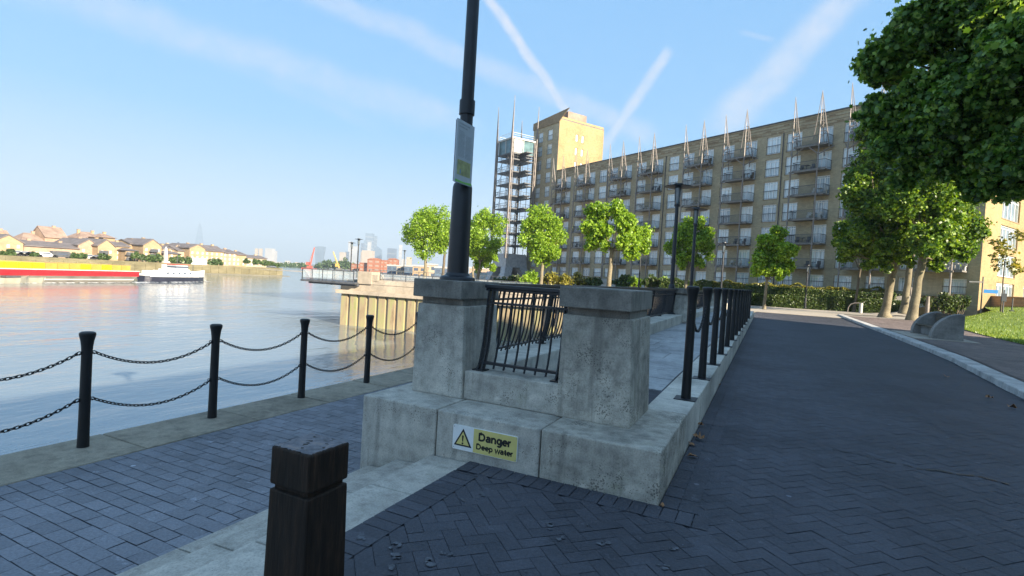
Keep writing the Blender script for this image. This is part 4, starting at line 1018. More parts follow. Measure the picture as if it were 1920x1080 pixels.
# ================================================================== trees
def tube_tree(mb, pts, rs, n=8): mb.tube(pts, rs, n)
def px_blobs(lst, depth, jit=.9, seed=0, k=1.0):
    lst = [(q[0], q[1], q[2]*k, *q[3:]) for q in lst]; rr = random.Random(seed); out = []
    for q in lst:
        dp = q[3] if len(q) > 3 else depth+rr.uniform(-1, 1)*jit
        p = dep(q[0], q[1], dp); out.append((p.x, p.y, p.z, q[2]*dp/FPX))
    return out
def split_blobs(blobs, k, seed, f=.5):
    rr = random.Random(seed); out = []
    for x, y, z, r in blobs:
        for _ in range(k):
            v = Vector((rr.gauss(0, 1), rr.gauss(0, 1), rr.gauss(0, 1))).normalized()*r*rr.uniform(.45, .78); out.append((x+v.x, y+v.y, z+v.z, r*f*rr.uniform(.75, 1.15)))
        out.append((x, y, z, r*.62))
    return out
def tree(name, label, base, fork, r, blobs, n, size, mat, seed, shape=LEAF4, bark='bark', group=None, lean=None, cat='tree', flare=1.5, sub=4, f=.5):
    base = Vector(base); fork = Vector(fork)
    o = empty(name, base, label, cat, group); rr = random.Random(seed)
    b = MB(); h = (fork-base)
    pts = [base-Vector((0, 0, .1))]; rs = [r*flare]
    for k, fz in enumerate((.06, .2, .4, .6, .8, 1)):
        j = Vector((rr.uniform(-1, 1), rr.uniform(-1, 1), 0))*r*.18; pts.append(base+h*fz+j); rs.append(r*(1.22, 1.0, .96, .9, .86, .84)[k])
    b.tube(pts, rs, 12); b.build('trunk', M[bark], o, 'auto', org=base)
    b = MB(); top = pts[-1]
    for i, (x, y, z, rad) in enumerate(blobs):
        c = Vector((x, y, z)); st = top-h*.05
        d = c-st; L0 = d.length; mid = st+d*.5+Vector((rr.uniform(-1, 1), rr.uniform(-1, 1), rr.uniform(.1, .8)))*L0*.10
        r0 = min(r*.34, .02*L0+.03); b.tube([st, st.lerp(mid, .5)+Vector((0, 0, L0*.03)), mid, c], [r0, r0*.8, r0*.6, r0*.25], 6)
        for _ in range(5):
            v = Vector((rr.gauss(0, 1), rr.gauss(0, 1), rr.gauss(0, .8)+.2)).normalized()*rad*rr.uniform(.6, .95); s_ = mid.lerp(c, rr.uniform(.3, 1)); b.tube([s_, s_.lerp(c+v, .5)+Vector((0, 0, rad*.06)), c+v], [r0*.3, r0*.2, r0*.07], 4, cap=False)
    b.build('limbs', M[bark], o, 'auto', org=base)
    sb_ = split_blobs(blobs, sub, seed, f); P, d = blob_points(sb_, n, seed)
    me = leaves('crown', P-np.array(base), size, M[mat], shape, d, seed, .15); link('crown', me, o)
    return o
def tground(p): return Vector((p.x, p.y, zt(p.x, p.y)))
TG = 'round clipped plane trees in front of the building'
rowdef = [
 (795, 72, 470, 800, [(800, 432, 36), (776, 440, 20), (824, 442, 20), (802, 412, 22), (783, 460, 13), (815, 463, 17), (793, 482, 7)], 'round clipped plane tree leftmost of the row, clear against the skyline', 5200),
 (894, 70, 490, 900, [(905, 410, 22), (886, 432, 22), (926, 420, 19), (904, 450, 26), (930, 458, 15), (884, 468, 15), (914, 482, 15), (898, 500, 10)], 'bright green plane tree just right of the tall lamp post', 5600),
 (1013, 62, 488, 1018, [(1016, 411, 23), (994, 422, 18), (1043, 418, 18), (1020, 445, 30), (991, 450, 17), (1048, 448, 16), (1018, 472, 22), (1040, 470, 14)], 'bright green round plane tree in front of the tower block', 5200),
 (1140, 48, 466, 1148, [(1124, 403, 22), (1160, 398, 21), (1108, 432, 19), (1133, 432, 18), (1172, 424, 21), (1197, 438, 20), (1112, 458, 15), (1177, 460, 21), (1206, 458, 13), (1188, 476, 12), (1132, 462, 9)], 'broad forked plane tree with two tops, largest of the row', 6200),
 (1285, 60, 500, 1290, [(1300, 420, 17), (1275, 440, 17), (1318, 445, 20), (1262, 470, 16), (1295, 462, 22), (1325, 470, 14), (1280, 490, 14), (1310, 490, 12)], 'plane tree behind the two dark lamp posts', 4600),
 (1435, 45, 524, 1438, [(1455, 442, 15), (1437, 452, 15), (1476, 472, 17), (1427, 480, 17), (1455, 475, 19), (1481, 498, 13), (1420, 503, 13), (1446, 508, 15), (1466, 514, 11)], 'young plane tree at the end of the road by the crossing', 4300)]
for px, dp, fy, fx, bl, lb_, n in rowdef:
    bp_ = dep(px, 540, dp); bp_ = tground(bp_) if px < 1400 else Vector((bp_.x, bp_.y, .03)); fk = dep(fx, fy, dp)
    tree('plane_tree', lb_, bp_, fk, .21 if px < 1400 else .13, px_blobs(bl, dp, 1.0, px, 1.22), int(n*3.4), .225, 'leafrow', px, group=TG, sub=7, f=.52)
bp_ = tground(dep(829, 540, 82)); tree('plane_tree', 'dark trunked tree half hidden between the leftmost round tree and the lamp post', bp_, dep(834, 475, 82), .22, px_blobs([(836, 452, 17), (842, 430, 18), (826, 462, 10)], 82, .6, 3), 2200, .34, 'leafrow', 77, bark='darkbark', group=TG)
bp_ = tground(dep(886, 540, 88)); tree('plane_tree', 'small plane tree half hidden behind the tree right of the lamp post', bp_, dep(887, 500, 88), .2, px_blobs([(890, 480, 13), (910, 492, 14), (925, 500, 10), (925, 480, 12)], 88, .8, 4), 2200, .36, 'leafrow', 78, group=TG)
# big planes by the right pavement
BT = 'tall plane trees along the right pavement'
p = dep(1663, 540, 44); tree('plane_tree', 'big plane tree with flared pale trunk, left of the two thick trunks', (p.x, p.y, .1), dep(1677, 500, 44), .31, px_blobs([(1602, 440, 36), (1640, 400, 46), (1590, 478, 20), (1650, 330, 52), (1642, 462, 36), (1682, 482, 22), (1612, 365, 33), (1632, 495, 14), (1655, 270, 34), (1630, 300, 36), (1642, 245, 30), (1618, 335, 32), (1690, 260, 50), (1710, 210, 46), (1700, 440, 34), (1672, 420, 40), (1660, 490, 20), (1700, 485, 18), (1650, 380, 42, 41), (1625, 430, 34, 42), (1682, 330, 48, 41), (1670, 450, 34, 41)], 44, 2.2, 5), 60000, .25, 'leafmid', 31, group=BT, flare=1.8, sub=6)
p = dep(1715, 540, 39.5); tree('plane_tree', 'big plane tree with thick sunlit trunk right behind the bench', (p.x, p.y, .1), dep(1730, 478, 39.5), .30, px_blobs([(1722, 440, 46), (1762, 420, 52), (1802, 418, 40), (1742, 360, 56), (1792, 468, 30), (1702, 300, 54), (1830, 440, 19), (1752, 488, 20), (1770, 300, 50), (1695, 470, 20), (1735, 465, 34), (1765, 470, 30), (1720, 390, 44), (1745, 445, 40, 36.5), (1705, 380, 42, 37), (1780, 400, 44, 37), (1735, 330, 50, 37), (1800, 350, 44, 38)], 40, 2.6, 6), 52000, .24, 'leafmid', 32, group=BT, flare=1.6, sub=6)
p = dep(1697, 540, 50); tree('plane_tree', 'plane tree with slim sunlit trunk seen between the two thick trunks', (p.x, p.y, .3), dep(1706, 495, 50), .30, px_blobs([(1705, 465, 24), (1690, 440, 30), (1720, 430, 30)], 50, 1.5, 7), 9000, .27, 'leafmid', 33, group=BT)
p = dep(1604, 540, 53); tree('plane_tree', 'slim leaning young tree in front of the dark hedge left of the big trunks', (p.x, p.y, .1), dep(1613, 505, 53), .12, px_blobs([(1600, 470, 22), (1615, 442, 24), (1582, 452, 16), (1590, 430, 16)], 53, 1.0, 8), 9000, .25, 'leafmid', 34, bark='darkbark', group=BT)
near = [(1690, 110, 66, 18), (1655, 200, 44, 18.5), (1740, 60, 66, 17), (1705, 225, 66, 17.5), (1780, 170, 88, 16), (1850, 80, 100, 16), (1860, 240, 88, 15.5), (1765, 295, 58, 17), (1905, 330, 46, 15), (1668, 265, 36, 18), (1643, 140, 24, 18.6), (1840, 330, 42, 16), (1925, 150, 90, 14.5), (1810, 20, 70, 16.5), (1700, 320, 36, 18.5), (1910, 20, 80, 15), (1950, 270, 70, 14), (2000, 120, 130, 13.5), (1960, -60, 120, 14.5), (1840, -60, 90, 15.5), (1800, 240, 60, 16), (1890, 300, 60, 15), (1930, 220, 70, 14.5), (1870, 190, 80, 15.5)]
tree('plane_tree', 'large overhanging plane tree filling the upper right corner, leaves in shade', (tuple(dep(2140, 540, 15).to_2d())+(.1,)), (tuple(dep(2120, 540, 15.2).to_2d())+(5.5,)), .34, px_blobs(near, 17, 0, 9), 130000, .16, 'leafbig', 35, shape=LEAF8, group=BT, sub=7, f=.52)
p = dep(1880, 540, 44); tree('young_tree', 'thin young tree with sparse golden leaves before the sunlit end wall', (p.x, p.y, zl(p.x, p.y)), dep(1884, 490, 44), .05, px_blobs([(1888, 470, 24), (1902, 505, 20), (1868, 455, 14), (1905, 440, 18), (1868, 500, 12)], 44, .6, 10), 520, .26, 'leafgold', 36, bark='darkbark', sub=3)

# ------------------------------------------------------------------ hedges and shrubs
def hedge(label, A, B, z0, z1, th, mat, n, seed, size=.16, wav=.0, cat='hedge', name='hedge'):
    A = Vector((A[0], A[1], 0)); B = Vector((B[0], B[1], 0)); d = (B-A); Lh = d.length; d /= Lh; nr = Vector((-d.y, d.x, 0)); g = np.random.default_rng(seed)
    o = empty(name, (A.x, A.y, z0), label, cat)
    b = MB(); k = .06; pts = [A+d*k+nr*k, B-d*k+nr*k, B-d*k+nr*(th-k), A+d*k+nr*(th-k)]; b.prism([(q.x-A.x, q.y-A.y) for q in pts], -.1, z1-z0-k-.03); b.build('inner_growth', M['leafhedge'], o)
    m = n; t = g.random(m)*Lh; side = g.random(m); q = np.where(side < .42, 0, np.where(side < .84, g.random(m)*th, th)); zz = np.where(side < .42, g.random(m)*(z1-z0), np.where(side < .84, z1-z0, g.random(m)*(z1-z0)))
    wv = wav*(np.sin(t*1.7+seed)+.6*np.sin(t*4.1)+.5*np.sin(t*.7+2)); zz = zz+np.where(side >= .42, wv, 0)+g.normal(size=m)*.035; q = q+g.normal(size=m)*.05
    P = np.stack([d.x*t+nr.x*q, d.y*t+nr.y*q, zz], 1); out = np.where((side < .42)[:, None], -np.array(nr), np.where((side < .84)[:, None], np.array([0, 0, 1.]), np.array(nr)))
    link('foliage', leaves('foliage', P, size, M[mat], LEAF4, out, seed), o); return o
def shrub(label, blobs, n, mat, seed, size=.2, group=None, name='shrub'):
    c = blobs[0]; o = empty(name, (c[0], c[1], c[2]-c[3]), label, 'shrub', group); P, d = blob_points(split_blobs(blobs, 4, seed, .55), n, seed, .4)
    b = MB(); 
    for x, y, z, r in blobs:
        for k in range(4): b.tube([(x-c[0], y-c[1], z-c[2]+c[3]-r-.5), (x-c[0]+r*.6*math.cos(k*1.6), y-c[1]+r*.6*math.sin(k*1.6), z-c[2]+c[3]+r*.5)], [.05, .02], 5)
    b.build('stems', M['darkbark'], o); link('foliage', leaves('foliage', P-np.array([c[0], c[1], c[2]-c[3]]), size, M[mat], LEAF4, d, seed, .2), o); return o
D2 = lambda px, t: dep(px, 540, t)
hedge('low clipped dark hedge in front, along the crossing', D2(1402, 55), D2(1552, 53.5), .0, 1.15, 1.0, 'leafhedge', 9000, 1)
hedge('clipped dark hedge continuing right behind the slim young tree', D2(1556, 54), D2(1700, 52), .0, 1.35, 1.2, 'leafhedge', 8000, 2)
hedge('taller clipped hedge standing behind the low front hedge', D2(1398, 60), D2(1705, 54.5), .0, 2.0, 1.2, 'leafhedge', 15000, 3)
hedge('low golden topped planting along the foot of the facade', D2(1330, 65.5), D2(1680, 56.2), .5, 2.35, 1.4, 'leafgold', 10000, 4, .2, .18, 'planting', 'flower_bed')
hedge('low green planting strip behind the dark bollards', D2(1236, 66), D2(1335, 64), .2, 2.3, 1.4, 'leafhedge', 5000, 5, .2, .12, 'planting', 'flower_bed')
SG = 'shrubs at the foot of the trees before the facade'
for i, (px, py, r, mt, lb_) in enumerate(((938, 526, 11, 'leafhedge', 'low green shrub leftmost, below the lattice tower'), (965, 523, 12, 'leafhedge', 'green shrub below the tower base arch'), (995, 520, 15, 'leafrow', 'spiky bright shrub left of the tower block tree'), (1030, 520, 13, 'leafgold', 'golden shrub right of the tower block tree'), (1058, 522, 13, 'leafgold', 'second golden shrub between the tower tree and the forked tree'), (1088, 521, 14, 'leafgold', 'golden shrub close left of the forked tree'), (1112, 524, 11, 'leafhedge', 'dark green shrub just left of the forked trunk'), (1168, 523, 13, 'leafhedge', 'green shrub just right of the forked trunk'), (1190, 523, 12, 'leafrow', 'bright shrub at the foot of the pale slim lamp'), (1222, 524, 12, 'leafhedge', 'dark rounded shrub right of the pale slim lamp'), (1250, 527, 12, 'leafrow', 'bright low shrub left of the dark lamp post'))):
    bl = px_blobs([(px, py+2, r), (px+r*.9, py+5, r*.75), (px-r*.9, py+5, r*.7), (px, py+12, r*.9)], 68, .8, i); shrub(lb_, bl, 1500, mt, 60+i, .26, SG)
shrub('rounded green bush at the left end of the lawn behind the bench', px_blobs([(1772, 558, 20), (1796, 562, 18), (1758, 574, 14), (1803, 574, 14), (1780, 580, 12), (1740, 566, 12)], 51, .8, 3), 4200, 'leafhedge', 91, .2)
shrub('low golden bush between the big plane trunks', px_blobs([(1690, 562, 12), (1672, 556, 12), (1640, 555, 14), (1700, 570, 10)], 55, .5, 4), 1800, 'leafhedge', 92, .2)

# ------------------------------------------------------------------ furniture on the right
bn = empty('bench', (5.75, 25.2, .11), 'bench with two quarter round granite ends on a pale slab beside the right kerb', 'bench')
def qend(y0, y1):
    pts = [(1.0, y0, 0), (1.0, y0, 1.0)]+[(1.0-.98*math.sin(R(a)), y0, .06+.96*math.cos(R(a))) for a in range(6, 91, 7)]+[(.02, y0, 0)]
    b = MB(); b.extr(pts, (0, y1-y0, 0)); return b
for y0, y1 in ((0, .38), (2.95, 3.33)): qend(y0, y1).build('bench_end', M['bench_stone'], bn, bev=.03)
b = MB()
for k in range(5): b.box(.12+.13*k, .23+.13*k, .385, 2.945, .41, .45)
b.build('seat', M['darkbark'], bn)
b = MB()
for k in range(4): b.box(.80, .84, .385, 2.945, .50+.12*k, .60+.12*k)
b.build('backrest', M['darkbark'], bn)
b = MB(); b.box(.3, .38, .5, 2.85, .05, .40); b.build('seat_support', M['granite_dark'], bn)
b = MB(); b.box(5.15, 7.15, 24.75, 28.95, .06, .13); struct('bench_slab', b, M['pathpale'], bev=.01)
p = onz(1600, 586, .11); cs = empty('cycle_stand', (p.x, p.y, .1), 'curved stainless cycle stand beside the kerb near the crossing', 'cycle stand')
b = MB(); b.tube([(-.45, 0, 0), (-.42, 0, .45), (-.25, 0, .75), (.05, 0, .88), (.45, 0, .90)], .045, 10); b.build('hoop', M['galv'], cs, 'auto')
b = MB(); b.lathe([(.14, 0), (.14, .86), (.12, .92)], c=(.55, 0), n=14); b.build('end_post', M['granite'], cs, 'auto')
p = onz(1737, 600, .12); b = MB(); b.lathe([(.14, 0), (.13, 1.2), (.11, 1.75), (.12, 1.8)], n=14); o = b.build('marker_post', M['galv'], None, 'auto'); o.location = (p.x, p.y, .1); tag(o, 'pale cylindrical post right of the thick sunlit trunk', 'post')
p = dep(1838, 590, 44); sp_ = empty('sign_post', (p.x, p.y, zl(p.x, p.y)), 'thin post with a dark arm and a small blue plate at the lawn edge', 'sign')
b = MB(); b.tube([(0, 0, 0), (0, 0, 3.1)], .05, 8); b.build('post', M['darksteel'], sp_); b = MB(); b.bar((0, 0, 2.65), (-1.0, -.3, 2.62), .12, .10); b.build('arm', M['darksteel'], sp_); b = MB(); b.box(.1, 1.0, -.02, .02, 1.75, 2.05); b.build('blue_plate', M['blue'], sp_)
p = dep(1880, 585, 43); o = empty('notice_post', (p.x, p.y, zl(p.x, p.y)), 'dark post with a small notice box in front of the ground floor window', 'sign'); b = MB(); b.tube([(0, 0, 0), (0, 0, 1.9)], .05, 8); b.build('post', M['darksteel'], o); b = MB(); b.box(-.16, .16, -.1, .1, .95, 1.6); b.build('notice_box', M['darksteel'], o)
p = dep(1897, 585, 44); b = MB(); b.tube([(0, 0, 0), (0, 0, 1.15)], .045, 8); b.box(-.14, .14, -.14, .14, 0, .14); o = b.build('marker_post', M['darksteel']); o.location = (p.x, p.y, zl(p.x, p.y)); tag(o, 'short thin dark post on the lawn, far right of the notice post', 'post')
a = dep(1815, 540, 55.5); c = dep(1990, 540, 47); b = MB(); d = (c-a); d.z = 0; n_ = Vector((-d.y, d.x, 0)).normalized()*.5
b.prism([(a.x, a.y), (c.x, c.y), (c.x+n_.x, c.y+n_.y), (a.x+n_.x, a.y+n_.y)], -.5, 2.35); b.prism([(a.x-n_.x*.1, a.y-n_.y*.1), (c.x-n_.x*.1, c.y-n_.y*.1), (c.x+n_.x, c.y+n_.y), (a.x+n_.x, a.y+n_.y)], 2.352, 2.46)
o = b.build('retaining_wall', M['buff2']); tag(o, 'low pinkish brick retaining wall at the foot of the sunlit end wall', 'wall')

# ================================================================== far bank
XQ = -166.0
b = MB(); b.prism([(-900, -300), (XQ-.4, -300), (XQ-.4, 143), (-215, 176), (-900, 210)], -8, -.95); struct('far_bank', b, M['bank'])
b = MB(); b.prism([(XQ-.8, -300), (XQ, -300), (XQ, 143), (-214, 177), (-215, 176), (XQ-.8, 142.5)], -8, -.75)
for k in range(70): y = -60+k*2.9; b.box(XQ+.001, XQ+.18, y, y+.5, -4, -1.2-(k % 3)*.12)
struct('far_quay_wall', b, M['quay'])
b = MB(); b.prism([(XQ+5.5, -300), (XQ+.01, -300), (XQ+.01, 143), (XQ+4, 143)], -6, -3.45); struct('foreshore', b, M['bank'])
hwm = {}
def hbox(w, h, d=.06):
    b = MB(); b.box(-.02, d, -w/2, w/2, 0, h); return b
def house(label, x0, x1, by, ey, ry_, X=-178.0, mode='ridge', wall='buff', roof='slate', wins=(), D=9.0, dark=False, name='house', balc=()):
    Y0, Y1 = onX(x0, ey, X).y, onX(x1, ey, X).y; cx = (x0+x1)/2; ze = onX(cx, ey, X).z; zr = onX(cx, ry_, X-D/2 if mode == 'ridge' else X).z; zb = -1.2
    o = empty(name, (X, (Y0+Y1)/2, -.95), label, 'house', 'brick houses on the far bank'); w = Y1-Y0; og = (X, (Y0+Y1)/2, -.95); ym = (Y0+Y1)/2
    b = MB()
    if mode == 'ridge':
        b.box(X-D, X, Y0, Y1, zb, ze); b.extr([(X, Y0, ze), (X-D, Y0, ze), (X-D/2, Y0, zr-.05)], (0, .3, 0)); b.extr([(X, Y1, ze), (X-D, Y1, ze), (X-D/2, Y1, zr-.05)], (0, -.3, 0)); b.build('wall', M[wall], o, org=og)
        b = MB(); t = .25
        for s, xe in ((1, X+.45), (-1, X-D-.45)): b.extr([(xe, Y0-.2, ze-.1), (X-D/2, Y0-.2, zr), (X-D/2, Y0-.2, zr+t), (xe, Y0-.2, ze-.1+t)], (0, w+.4, 0))
        b.build('roof', M[roof], o, org=og)
    elif mode == 'gable':
        b.extr([(X, Y0, zb), (X, Y1, zb), (X, Y1, ze), (X, ym, zr), (X, Y0, ze)], (-D*1.6, 0, 0)); b.build('wall', M[wall], o, org=og)
        b = MB(); t = .25
        for ye in (Y0-.35, Y1+.35): b.extr([(X+.2, ye, ze-.12), (X+.2, ym, zr+.02), (X+.2, ym, zr+.3), (X+.2, ye, ze+.16)], (-D*1.6-.2, 0, 0))
        b.build('roof', M[roof], o, org=og)
    else:   # hipped
        b.box(X-D, X, Y0, Y1, zb, ze); b.build('wall', M[wall], o, org=og); b = MB(); e = .5; q = min(w*.32, D*.45)
        b.add([(X+e, Y0-e, ze-.05), (X+e, Y1+e, ze-.05), (X-D-e, Y1+e, ze-.05), (X-D-e, Y0-e, ze-.05), (X-D/2, Y0+q, zr), (X-D/2, Y1-q, zr)], [(0, 1, 5, 4), (1, 2, 5), (2, 3, 4, 5), (3, 0, 4), (0, 3, 2, 1)]); b.build('roof', M[roof], o, org=og)
    if w > 3.2 and D <= 9.5:
        rf = [c_ for c_ in COL.objects[-3:] if c_.name.startswith('roof')][-1]
        for yy in ((-w*.28, w*.3) if w > 7 else (w*.2,)):
            cb = MB(); zc = zr-.35+.95; xc = -D*.5 if mode != 'gable' else -D*.8; cb.box(xc-.3, xc+.3, yy-.4, yy+.4, zc-1.0, zc+.9); cb.box(xc-.36, xc+.36, yy-.46, yy+.46, zc+.9, zc+1.0); cb.build('chimney', M[wall], rf)
    nr = max(1, int((ze+1)/1.55)); nw = max(1, min(14, int(w/1.7)))
    for r_ in range(nr):
        for k in range(nw):
            y = -w/2+w*(k+.5)/nw; z = .55+r_*1.5
            if z+.95 > ze+.95: continue
            ob = link('window', hw_mesh, o); ob.location = (0, y, z)
            if balc and k in balc:
                bb_ = MB(); bb_.box(.02, 1.0, y-1.2, y+1.2, z-.25, z-.1); bb_.box(.95, 1.0, y-1.2, y+1.2, z-.1, z+.75); bb_.build('balcony', M['darksteel'], o)
    return o
_b = MB(); _b.box(-.03, .05, -.32, .32, 0, .85); hw_mesh = _b.mesh('window', M['dirtywhite'])
house('far gabled brick house at the left edge behind the barge', -14, 44, 481, 455, 441, mode='gable')
house('steep roofed brick house behind the leftmost gabled house', -10, 24, 481, 452, 433, X=-200, roof='tile', wall='buff2')
house('long low brick terrace with dark slate roof on the far bank', 45, 147, 482, 463.5, 455, wall='buff2')
house('brown roofed house behind the left part of the long low terrace', 42, 88, 482, 453, 437, X=-205, roof='tile', wall='buff2', mode='hip')
house('tallest brown gabled house behind the long low terrace', 84, 126, 482, 446, 427.5, X=-205, roof='tile', wall='buff2')
house('hip roofed house with wide brown roof behind the middle gables', 150, 195, 484, 448, 435, X=-206, roof='tile', wall='buff', mode='hip')
house('gabled brick house right of the long terrace with balconies', 147, 185, 485, 461, 449.5, mode='gable', balc=(2,), wall='buff2')
house('tall gabled brick block left of the dark roofed wing', 184, 215, 487, 462, 450, mode='gable', X=-175, wall='buff', balc=(0,))
house('brick house with dark roof right of the tall gabled block', 215, 243, 488, 462, 455.5, wall='buff', balc=(1,))
house('small turret topped brick house with a little flat roof', 194, 216, 488, 446, 438.5, X=-196, mode='hip', wall='buff', roof='tile')
house('lower wing with dark roof just left of the waterside trees', 236, 260, 489, 470, 465, X=-174, mode='hip', balc=(0,))
house('brick terrace with dark roof above the waterside trees', 243, 273, 490, 458, 452, X=-184)
house('broad gabled brick block with balconies above the waterside trees', 269, 303, 491, 461, 449.5, mode='gable', balc=(1,))
house('small lantern topped house behind the broad gabled block', 277, 293, 490, 452, 448.5, X=-192, mode='hip', roof='tile')
house('dark roofed brick house behind the white obelisk', 301, 327, 493, 467, 461.5, X=-182)
house('low hip roofed house right of the white obelisk', 316, 340, 494, 476, 470.5, X=-175, mode='hip')
house('gabled brick house left of the largest plain gable', 320, 344, 494, 470, 459.5, X=-184, mode='gable', wall='citycream')
house('brick wing with slate roof left of the largest plain gable', 333, 357, 494, 471, 464, X=-180, wall='citycream')
house('largest plain gabled brick warehouse on the far bank', 356, 385, 496, 466, 459, mode='gable', X=-177, wall='buff')
house('long brick warehouse with slate roof right of the plain gable', 384, 420, 497, 471, 462, wall='buff', X=-177.5)
house('stepped brick warehouse farther along the far bank', 418, 444, 498, 475, 469, X=-178, wall='buff2')
house('last brick warehouse before the row of far bank trees', 442, 462, 499, 478, 473, X=-179, wall='buff')
house('low house at the end of the far bank behind the trees', 461, 500, 500, 484, 480, X=-186, wall='citycream')
# chimneys, obelisk, white marquee, cars and bushes on the far quay
p = onX(310, 493, -170); ob_ = empty('obelisk', (p.x, p.y, -.95), 'white stone obelisk on the far quay behind the tugboat', 'monument')
b = MB(); b.frus((-1.0, 1.0, -1.0, 1.0), 0, (-.8, .8, -.8, .8), .7); b.build('base', M['dirtywhite'], ob_); b = MB(); zt2 = onX(310, 462, -170).z+.95; b.frus((-.5, .5, -.5, .5), .7, (-.28, .28, -.28, .28), zt2-.7); b.frus((-.28, .28, -.28, .28), zt2-.7, (-.02, .02, -.02, .02), zt2); b.build('shaft', M['dirtywhite'], ob_)
Y0, Y1 = onX(359, 490, -170).y, onX(388, 490, -170).y; b = MB(); b.box(-173.5, -170, Y0, Y1, -.95, .55)
for k in range(4): ya = Y0+(Y1-Y0)*k/4; yb = Y0+(Y1-Y0)*(k+1)/4; b.extr([(-170, ya, .551), (-170, yb, .551), (-170, (ya+yb)/2, 1.3)], (-3.5, 0, 0))
o = b.build('marquee', M['white']); tag(o, 'white marquee tent on the far quay behind the bow of the tugboat', 'tent')
def car(label, px, X, mat, L_=4.2, van=False):
    Y = onX(px, 480, X).y; o = empty('parked_car', (X, Y, -.95), label, 'car', 'cars parked on the far quay'); h = .85; l = L_/2
    pr = [(-l, .3), (-l, .8), (-l*.75, .92), (-l*.45, 1.42), (l*.25, 1.45), (l*.55, .95), (l*.95, .85), (l, .6), (l, .3)] if not van else [(-l, .3), (-l, 1.9), (l*.55, 1.95), (l*.8, 1.2), (l, 1.05), (l, .3)]
    b = MB(); b.extr([(-.85, y, z) for y, z in pr], (1.7, 0, 0)); b.build('body', M[mat], o, bev=.08)
    b = MB()
    for y in (-l*.62, l*.62):
        for x in (-.86, .70): b.extr([(x, y+.33*math.cos(2*PI*k/12), .33+.33*math.sin(2*PI*k/12)) for k in range(12)], (.17, 0, 0))
    b.build('wheel', M['ink'], o); b = MB(); b.extr([(.853, -l*.62, .98), (.853, -l*.42, 1.36), (.853, l*.22, 1.38), (.853, l*.42, 1.0)], (.02, 0, 0)); b.build('side_window', M['citydark'], o)
for lb_, px, mt, vn in (('white car parked far left on the far quay beside the round bush', 30, 'dirtywhite', 0), ('white car parked in front of the left end of the long terrace', 46, 'dirtywhite', 0), ('pale car parked before the terrace, third from the left', 58, 'galv', 0), ('white car alone in front of the middle of the long terrace', 86, 'white', 0), ('dark van parked before the right half of the long terrace', 116, 'darksteel', 1), ('white car left of the gabled house with balconies', 166, 'dirtywhite', 0), ('pale car right of the gabled house with balconies', 181, 'galv', 0), ('white car half hidden under the waterside trees', 280, 'dirtywhite', 0)): car(lb_, px, -171.5, mt, 4.2 if not vn else 4.8, vn)
FB = 'bushes and small trees along the far quay'
for i, (px, py, r, lb_) in enumerate(((20, 474, 7, 'round dark green bush at the left of the far quay'), (5, 477, 5, 'small bush at the left edge of the far quay'), (65, 477, 5, 'low flowering bush in front of the long terrace'), (142, 482, 7, 'bush at the right end of the long terrace'), (156, 480, 5, 'slim small tree left of the gabled house with balconies'), (195, 483, 8, 'bushy hedge in front of the tall gabled block'), (255, 479, 7, 'small tree left of the waterside tree group'), (270, 482, 8, 'leftmost crown of the waterside tree group'), (284, 483, 8, 'middle crown of the waterside tree group'), (297, 484, 8, 'right crown of the waterside tree group'), (325, 486, 7, 'small tree just right of the white obelisk'), (337, 486, 7, 'second small tree right of the white obelisk'), (350, 488, 9, 'round bush just left of the white marquee'), (398, 491, 8, 'wide bush just right of the white marquee'), (410, 492, 7, 'smaller bush before the long slate roofed warehouse'), (462, 489, 5, 'lone small tree before the last warehouse'), (478, 491, 5, 'first tree of the row at the far bank end'), (486, 491, 5, 'second tree of the row at the far bank end'), (495, 492, 5, 'third tree of the row at the far bank end'), (504, 493, 5, 'fourth tree of the row at the far bank end'), (513, 494, 5, 'fifth tree of the row at the far bank end'), (521, 496, 4, 'last tree of the row at the far bank end'))):
    c_ = onX(px, py, -170.5); rr_ = r*(c_-CP).dot(fw)/FPX
    shrub(lb_, [(c_.x, c_.y, max(c_.z, rr_*.7-.9), rr_), (c_.x, c_.y+rr_*.6, max(c_.z, rr_*.7-.9)-rr_*.25, rr_*.7), (c_.x, c_.y-rr_*.6, max(c_.z, rr_*.7-.9)-rr_*.25, rr_*.7)], 420, 'leaffar', 300+i, .75, FB, name='small_tree' if 'tree' in lb_ or 'crown' in lb_ else 'bush')

# ================================================================== boats
TSt, TBw = onz(274, 527.5, WZ), onz(389, 527.5, WZ); hd = (TBw-TSt); TL = hd.length; ta = math.atan2(hd.y, hd.x)
u = Vector((hd.x, hd.y, 0)).normalized(); TSt = TSt-u*1.2; TBw = TBw-u*1.2
tg = empty('tugboat', (TSt.x, TSt.y, WZ), 'white and navy tugboat with red roofed wheelhouse towing a barge', 'boat', rz=ta)
def hull(stations, name, mat, parent, z0=-.6):
    b = MB(); rows_ = []
    for x, hb, zd, k in stations: rows_.append([(x, -hb*k, z0), (x, -hb*(k*.4+.6), z0+(zd-z0)*.45), (x, -hb, zd), (x, hb, zd), (x, hb*(k*.4+.6), z0+(zd-z0)*.45), (x, hb*k, z0)])
    for i, r_ in enumerate(rows_): b.v += r_
    n = 6
    for i in range(len(rows_)-1):
        for k in range(n): k2 = (k+1) % n; b.f.append((i*n+k, i*n+k2, (i+1)*n+k2, (i+1)*n+k)); b.m.append(0)
    b.f.append(tuple(range(n))[::-1]); b.m.append(0); e = (len(rows_)-1)*n; b.f.append(tuple(e+k for k in range(n))); b.m.append(0)
    return b.build(name, mat, parent)
t = TL
